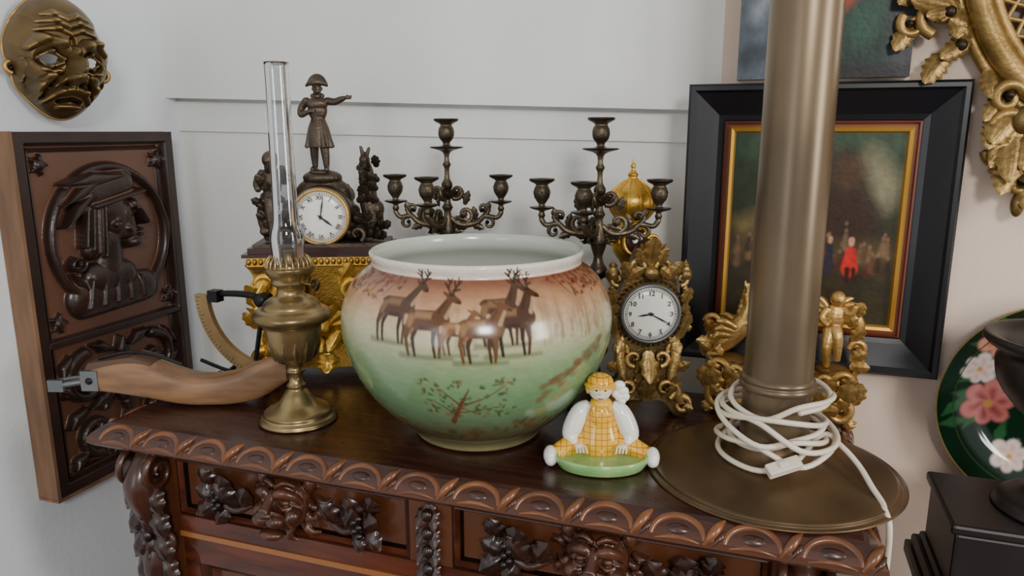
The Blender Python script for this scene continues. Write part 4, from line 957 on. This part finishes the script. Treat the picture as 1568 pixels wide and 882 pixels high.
# ================================================================ GILT MIRROR
def mirror():
    mb=MB(); g=GFRAME; cx,cz=.535,1.765; y=1.262
    rx,rz=.275,.28
    E=lambda a,k=1.0,dy=0: (cx+rx*k*math.cos(a),y+dy,cz+rz*k*math.sin(a))
    ok=lambda x,z: not (z<1.585 and x<.292)
    A=np.linspace(0,2*pi,72,endpoint=False)
    mb.tube([E(a,1.0,-.004) for a in A],.017,g,seg=12,n=2,closed=True); mb.tube([E(a,.92,.004) for a in A],.008,g,seg=10,n=2,closed=True)
    mb.tube([E(a,1.08,.006) for a in A],.009,g,seg=10,n=2,closed=True)
    for a in np.linspace(0,2*pi,110,endpoint=False): mb.ell(E(a,.955,-.004),.0042,g,nu=8,nv=6)
    for i in range(56):
        a=2*pi*i/56
        for sg in (-1,1): mb.tube([E(a,.90,.004),E(a+sg*.12,.79,.002),E(a+sg*.24,.68,.004)],.0035,g,seg=6,n=2)
        mb.ell(E(a,.79,-.002),.007,g,nu=10,nv=8)
    mb.tube([E(a,.67,.002) for a in A],.012,g,seg=10,n=2,closed=True)
    G=np.stack([np.stack([cx+rx*r*np.cos(A),np.full_like(A,y+.014),cz+rz*r*np.sin(A)],-1) for r in (.001,.5,.67)])
    mb.grid(G,MIRR,closev=True)
    G=np.stack([np.stack([cx+rx*r*np.cos(A),np.full_like(A,y+.016),cz+rz*r*np.sin(A)],-1) for r in (.66,.95)])
    mb.grid(G,WSTOCKD,closev=True)
    n=40
    for i in range(n):
        a=2*pi*i/n; p=E(a,1.08); out=math.degrees(a); sg=1 if i%2 else -1
        for (an,Ln,W) in ((out+sg*28,.060+.014*(i%3),.018),(out-sg*65,.045,.014),(out+sg*5,.050,.015)):
            if ok(p[0]+Ln*math.cos(math.radians(an)),p[2]+Ln*math.sin(math.radians(an))): acan(mb,p[0],y-.002,p[2],an,Ln,W,g,curl=.25,lobes=5)
        if i%2==0:
            q=E(a,1.19)
            if ok(q[0]-.024,q[2]): mb.spiral((q[0],y-.006,q[2]),(math.cos(a),0,math.sin(a)),(-sg*math.sin(a),0,sg*math.cos(a)),.027,.005,-60,330,.009,.004,g)
            q=E(a,1.31)
            if ok(q[0]-.02,q[2]): 
                mb.spiral((q[0],y-.004,q[2]),(math.cos(a),0,math.sin(a)),(sg*math.sin(a),0,-sg*math.cos(a)),.019,.004,-60,330,.0075,.0035,g)
                acan(mb,q[0],y,q[2],out-40*sg,.045,.014,g,curl=.2,lobes=4)
        else:
            q=E(a,1.20)
            if ok(q[0]-.03,q[2]): acan(mb,q[0],y-.002,q[2],out+30*sg,.055,.017,g,curl=.2,lobes=5)
        q=E(a,1.14)
        if ok(q[0],q[2]): mb.ell((q[0],y-.008,q[2]),(.009,.008,.009),g,nu=10,nv=8)
    for k,(dx,dz,ang,Ln,W) in enumerate(((.02,.0,235,.06,.020),(.02,-.02,265,.085,.022),(.035,-.05,285,.07,.019),(.025,-.065,250,.06,.018),(.045,-.09,270,.055,.016),(.02,-.05,225,.045,.015),(.06,-.05,310,.07,.018),(.06,-.08,290,.06,.016),(.05,-.02,250,.07,.02),(.09,-.06,300,.06,.018),(.0,-.01,250,.05,.016))):
        acan(mb,.318+dx,y-.008,1.53+dz,ang,Ln,W,g,curl=.25,lobes=5)
    for c,r in (((.325,1.50),.028),((.362,1.455),.025),((.322,1.545),.022),((.352,1.425),.017),((.40,1.45),.022),((.325,1.462),.02),((.375,1.49),.02)):
        mb.spiral((c[0],y-.012,c[1]),(1,0,0),(0,0,1),r,.005,30,430,.009,.0045,g)
    mb.ell((.345,y-.014,1.515),(.016,.012,.020),g); mb.ell((.352,y-.01,1.395),(.009,.008,.018),g)
    mb.obj('gilt_rococo_mirror')
mirror()

# ================================================================ PLATE
def plate():
    prof=crom([(0,.010),(.07,.010),(.10,.013),(.115,.020),(.14,.028),(.160,.033),(.1655,.034)],12)
    seg=420; a=np.linspace(0,2*pi,seg,endpoint=False)
    r=np.maximum(prof[:,0],1e-5); G=np.stack([r[:,None]*np.cos(a),-np.repeat(prof[:,1:2],seg,1),r[:,None]*np.sin(a)],-1)
    X,Y=G[...,0],G[...,2]; rad=np.hypot(X,Y)
    col=np.ones(X.shape+(3,))*L3((9,38,22)); col=col*(1+.3*wob(X,Y,60,2)[...,None])
    rr=np.random.default_rng(4)
    def flower(cx,cy,s,c1,c2):
        nonlocal col
        for k in range(6):
            an=k*pi/3+.3; f=.8+.35*rr.random(); col=paint(col,capd(X,Y,cx+s*.3*math.cos(an),cy+s*.3*math.sin(an),cx+s*.7*f*math.cos(an),cy+s*.7*f*math.sin(an),s*.3,s*.38*f),c1,.005)
            col=paint(col,capd(X,Y,cx+s*.3*math.cos(an),cy+s*.3*math.sin(an),cx+s*.6*math.cos(an),cy+s*.6*math.sin(an),s*.14,s*.1),c2,.010,.85)
        col=paint(col,capd(X,Y,cx,cy,cx,cy+.0001,s*.16,s*.16),(190,140,70),.004)
    def lf(x0,y0,x1,y1,w,c=(40,90,52)):
        nonlocal col
        col=paint(col,capd(X,Y,x0,y0,(x0+x1)/2,(y0+y1)/2,w*.3,w),c,.004); col=paint(col,capd(X,Y,(x0+x1)/2,(y0+y1)/2,x1,y1,w,w*.1),c,.004)
    for i in range(22):
        an=rr.uniform(0,6.28);q=rr.uniform(.05,.13);x,y=q*math.cos(an),q*math.sin(an);b=an+rr.uniform(-1,1); lf(x,y,x+.04*math.cos(b),y+.04*math.sin(b),.008)
    for (cx,cy,s,c1,c2) in ((-.084,.098,.028,(212,146,124),(176,66,60)),(-.108,.050,.026,(222,208,200),(200,140,136)),(-.060,.062,.022,(200,116,100),(146,50,46)),(-.088,-.008,.038,(190,112,106),(130,44,48)),(-.03,.12,.024,(224,150,120),(190,60,60)),(-.05,-.09,.026,(220,204,194),(200,140,130)),(.05,.02,.04,(216,140,130),(180,66,70)),(.08,-.07,.03,(226,216,204),(204,160,150)),(.06,.10,.028,(196,110,100),(150,50,50)),(0,-.02,.03,(180,70,60),(230,180,160))):
        flower(cx,cy,s,c1,c2)
    rim=((rad>.1632)&(rad<.1665))[...,None]; col=np.where(rim,L3((130,106,58)),col)
    rim=((rad>.139)&(rad<.1402))[...,None]; col=np.where(rim,L3((50,66,34)),col)
    mb=MB(); mb.grid(G,PLATEM,closev=True,cols=col)
    mb.M=Rx(90); mb.lathe([(0,0.0),(.09,.0),(.1,.006),(.14,.022),(.1655,.033)],BLACK,seg=60); mb.M=Matrix.Identity(4)
    mb.obj('decorative_plate',T((.446,1.2895,1.089)))
plate()

# ================================================================ BLACK STONE PLINTH + URN + SIDE TABLE
mb=MB()
mb.box(.232,.54,.93,1.12,.895,.915,BLACKS)
for x in (.245,.50):
    for yy in (.945,1.08): mb.box(x,x+.03,yy,yy+.03,0,.895,BLACKS)
mb.box(.25,.525,.95,1.10,.83,.895,BLACKS); mb.box(.25,.525,.95,1.10,.25,.27,BLACKS)
mb.obj('side_table',bevel=.003)
mb=MB()
mb.box(.238,.50,.938,1.112,.9155,.930,BLACKS); mb.box(.246,.492,.946,1.104,.930,.940,BLACKS)
mb.box(.252,.486,.952,1.098,.940,1.018,BLACKS); mb.box(.246,.492,.946,1.104,1.018,1.032,BLACKS)
mb.obj('black_stone_plinth',bevel=.004)
mb=MB()
mb.lathe([(0,0),(.066,0),(.069,.006),(.062,.014),(.04,.024),(.026,.04),(.02,.06),(.026,.075),(.02,.085),(.03,.105),(.06,.13),(.082,.16),(.088,.19),(.084,.2),(.10,.212),(.104,.22),(.098,.224),(.08,.215),(.06,.19),(0,.18)],BLACKS,seg=56,n=3,c=(0,0,0))
mb.obj('black_urn',T((.378,1.025,1.0325)))

# ================================================================ LIGHTS / WORLD / CAMERA
w=bpy.data.worlds.new('World'); bpy.context.scene.world=w; w.use_nodes=True
bg=w.node_tree.nodes['Background']; bg.inputs[0].default_value=(1.0,.985,.97,1); bg.inputs[1].default_value=.47
def area(name,loc,target,sx,sy,power,color):
    l=bpy.data.lights.new(name,'AREA'); l.shape='RECTANGLE'; l.size=sx; l.size_y=sy; l.energy=power; l.color=color
    o=bpy.data.objects.new(name,l); bpy.context.scene.collection.objects.link(o); o.location=loc
    o.rotation_euler=(Vector(target)-Vector(loc)).to_track_quat('-Z','Y').to_euler(); return o
area('window_light_right',(2.3,.1,1.75),(-.3,1.1,1.3),.5,1.2,34,(1,.97,.92))
area('window_light_front',(.9,-1.5,2.3),(-.4,1.2,1.4),.45,.45,38,(1,.97,.93))
area('fill_light_left',(-1.0,-1.9,1.6),(-.8,1.2,1.4),.9,1.6,14,(.90,.95,1))  # added soft fill from behind left; there is no doorway
cam=bpy.data.cameras.new('camera'); cam.lens=25.99; cam.sensor_width=36; cam.clip_start=.05
co=bpy.data.objects.new('camera',cam); bpy.context.scene.collection.objects.link(co)
co.location=(0,0,1.5); co.rotation_euler=(math.radians(78),0,math.radians(18.6))
bpy.context.scene.camera=co
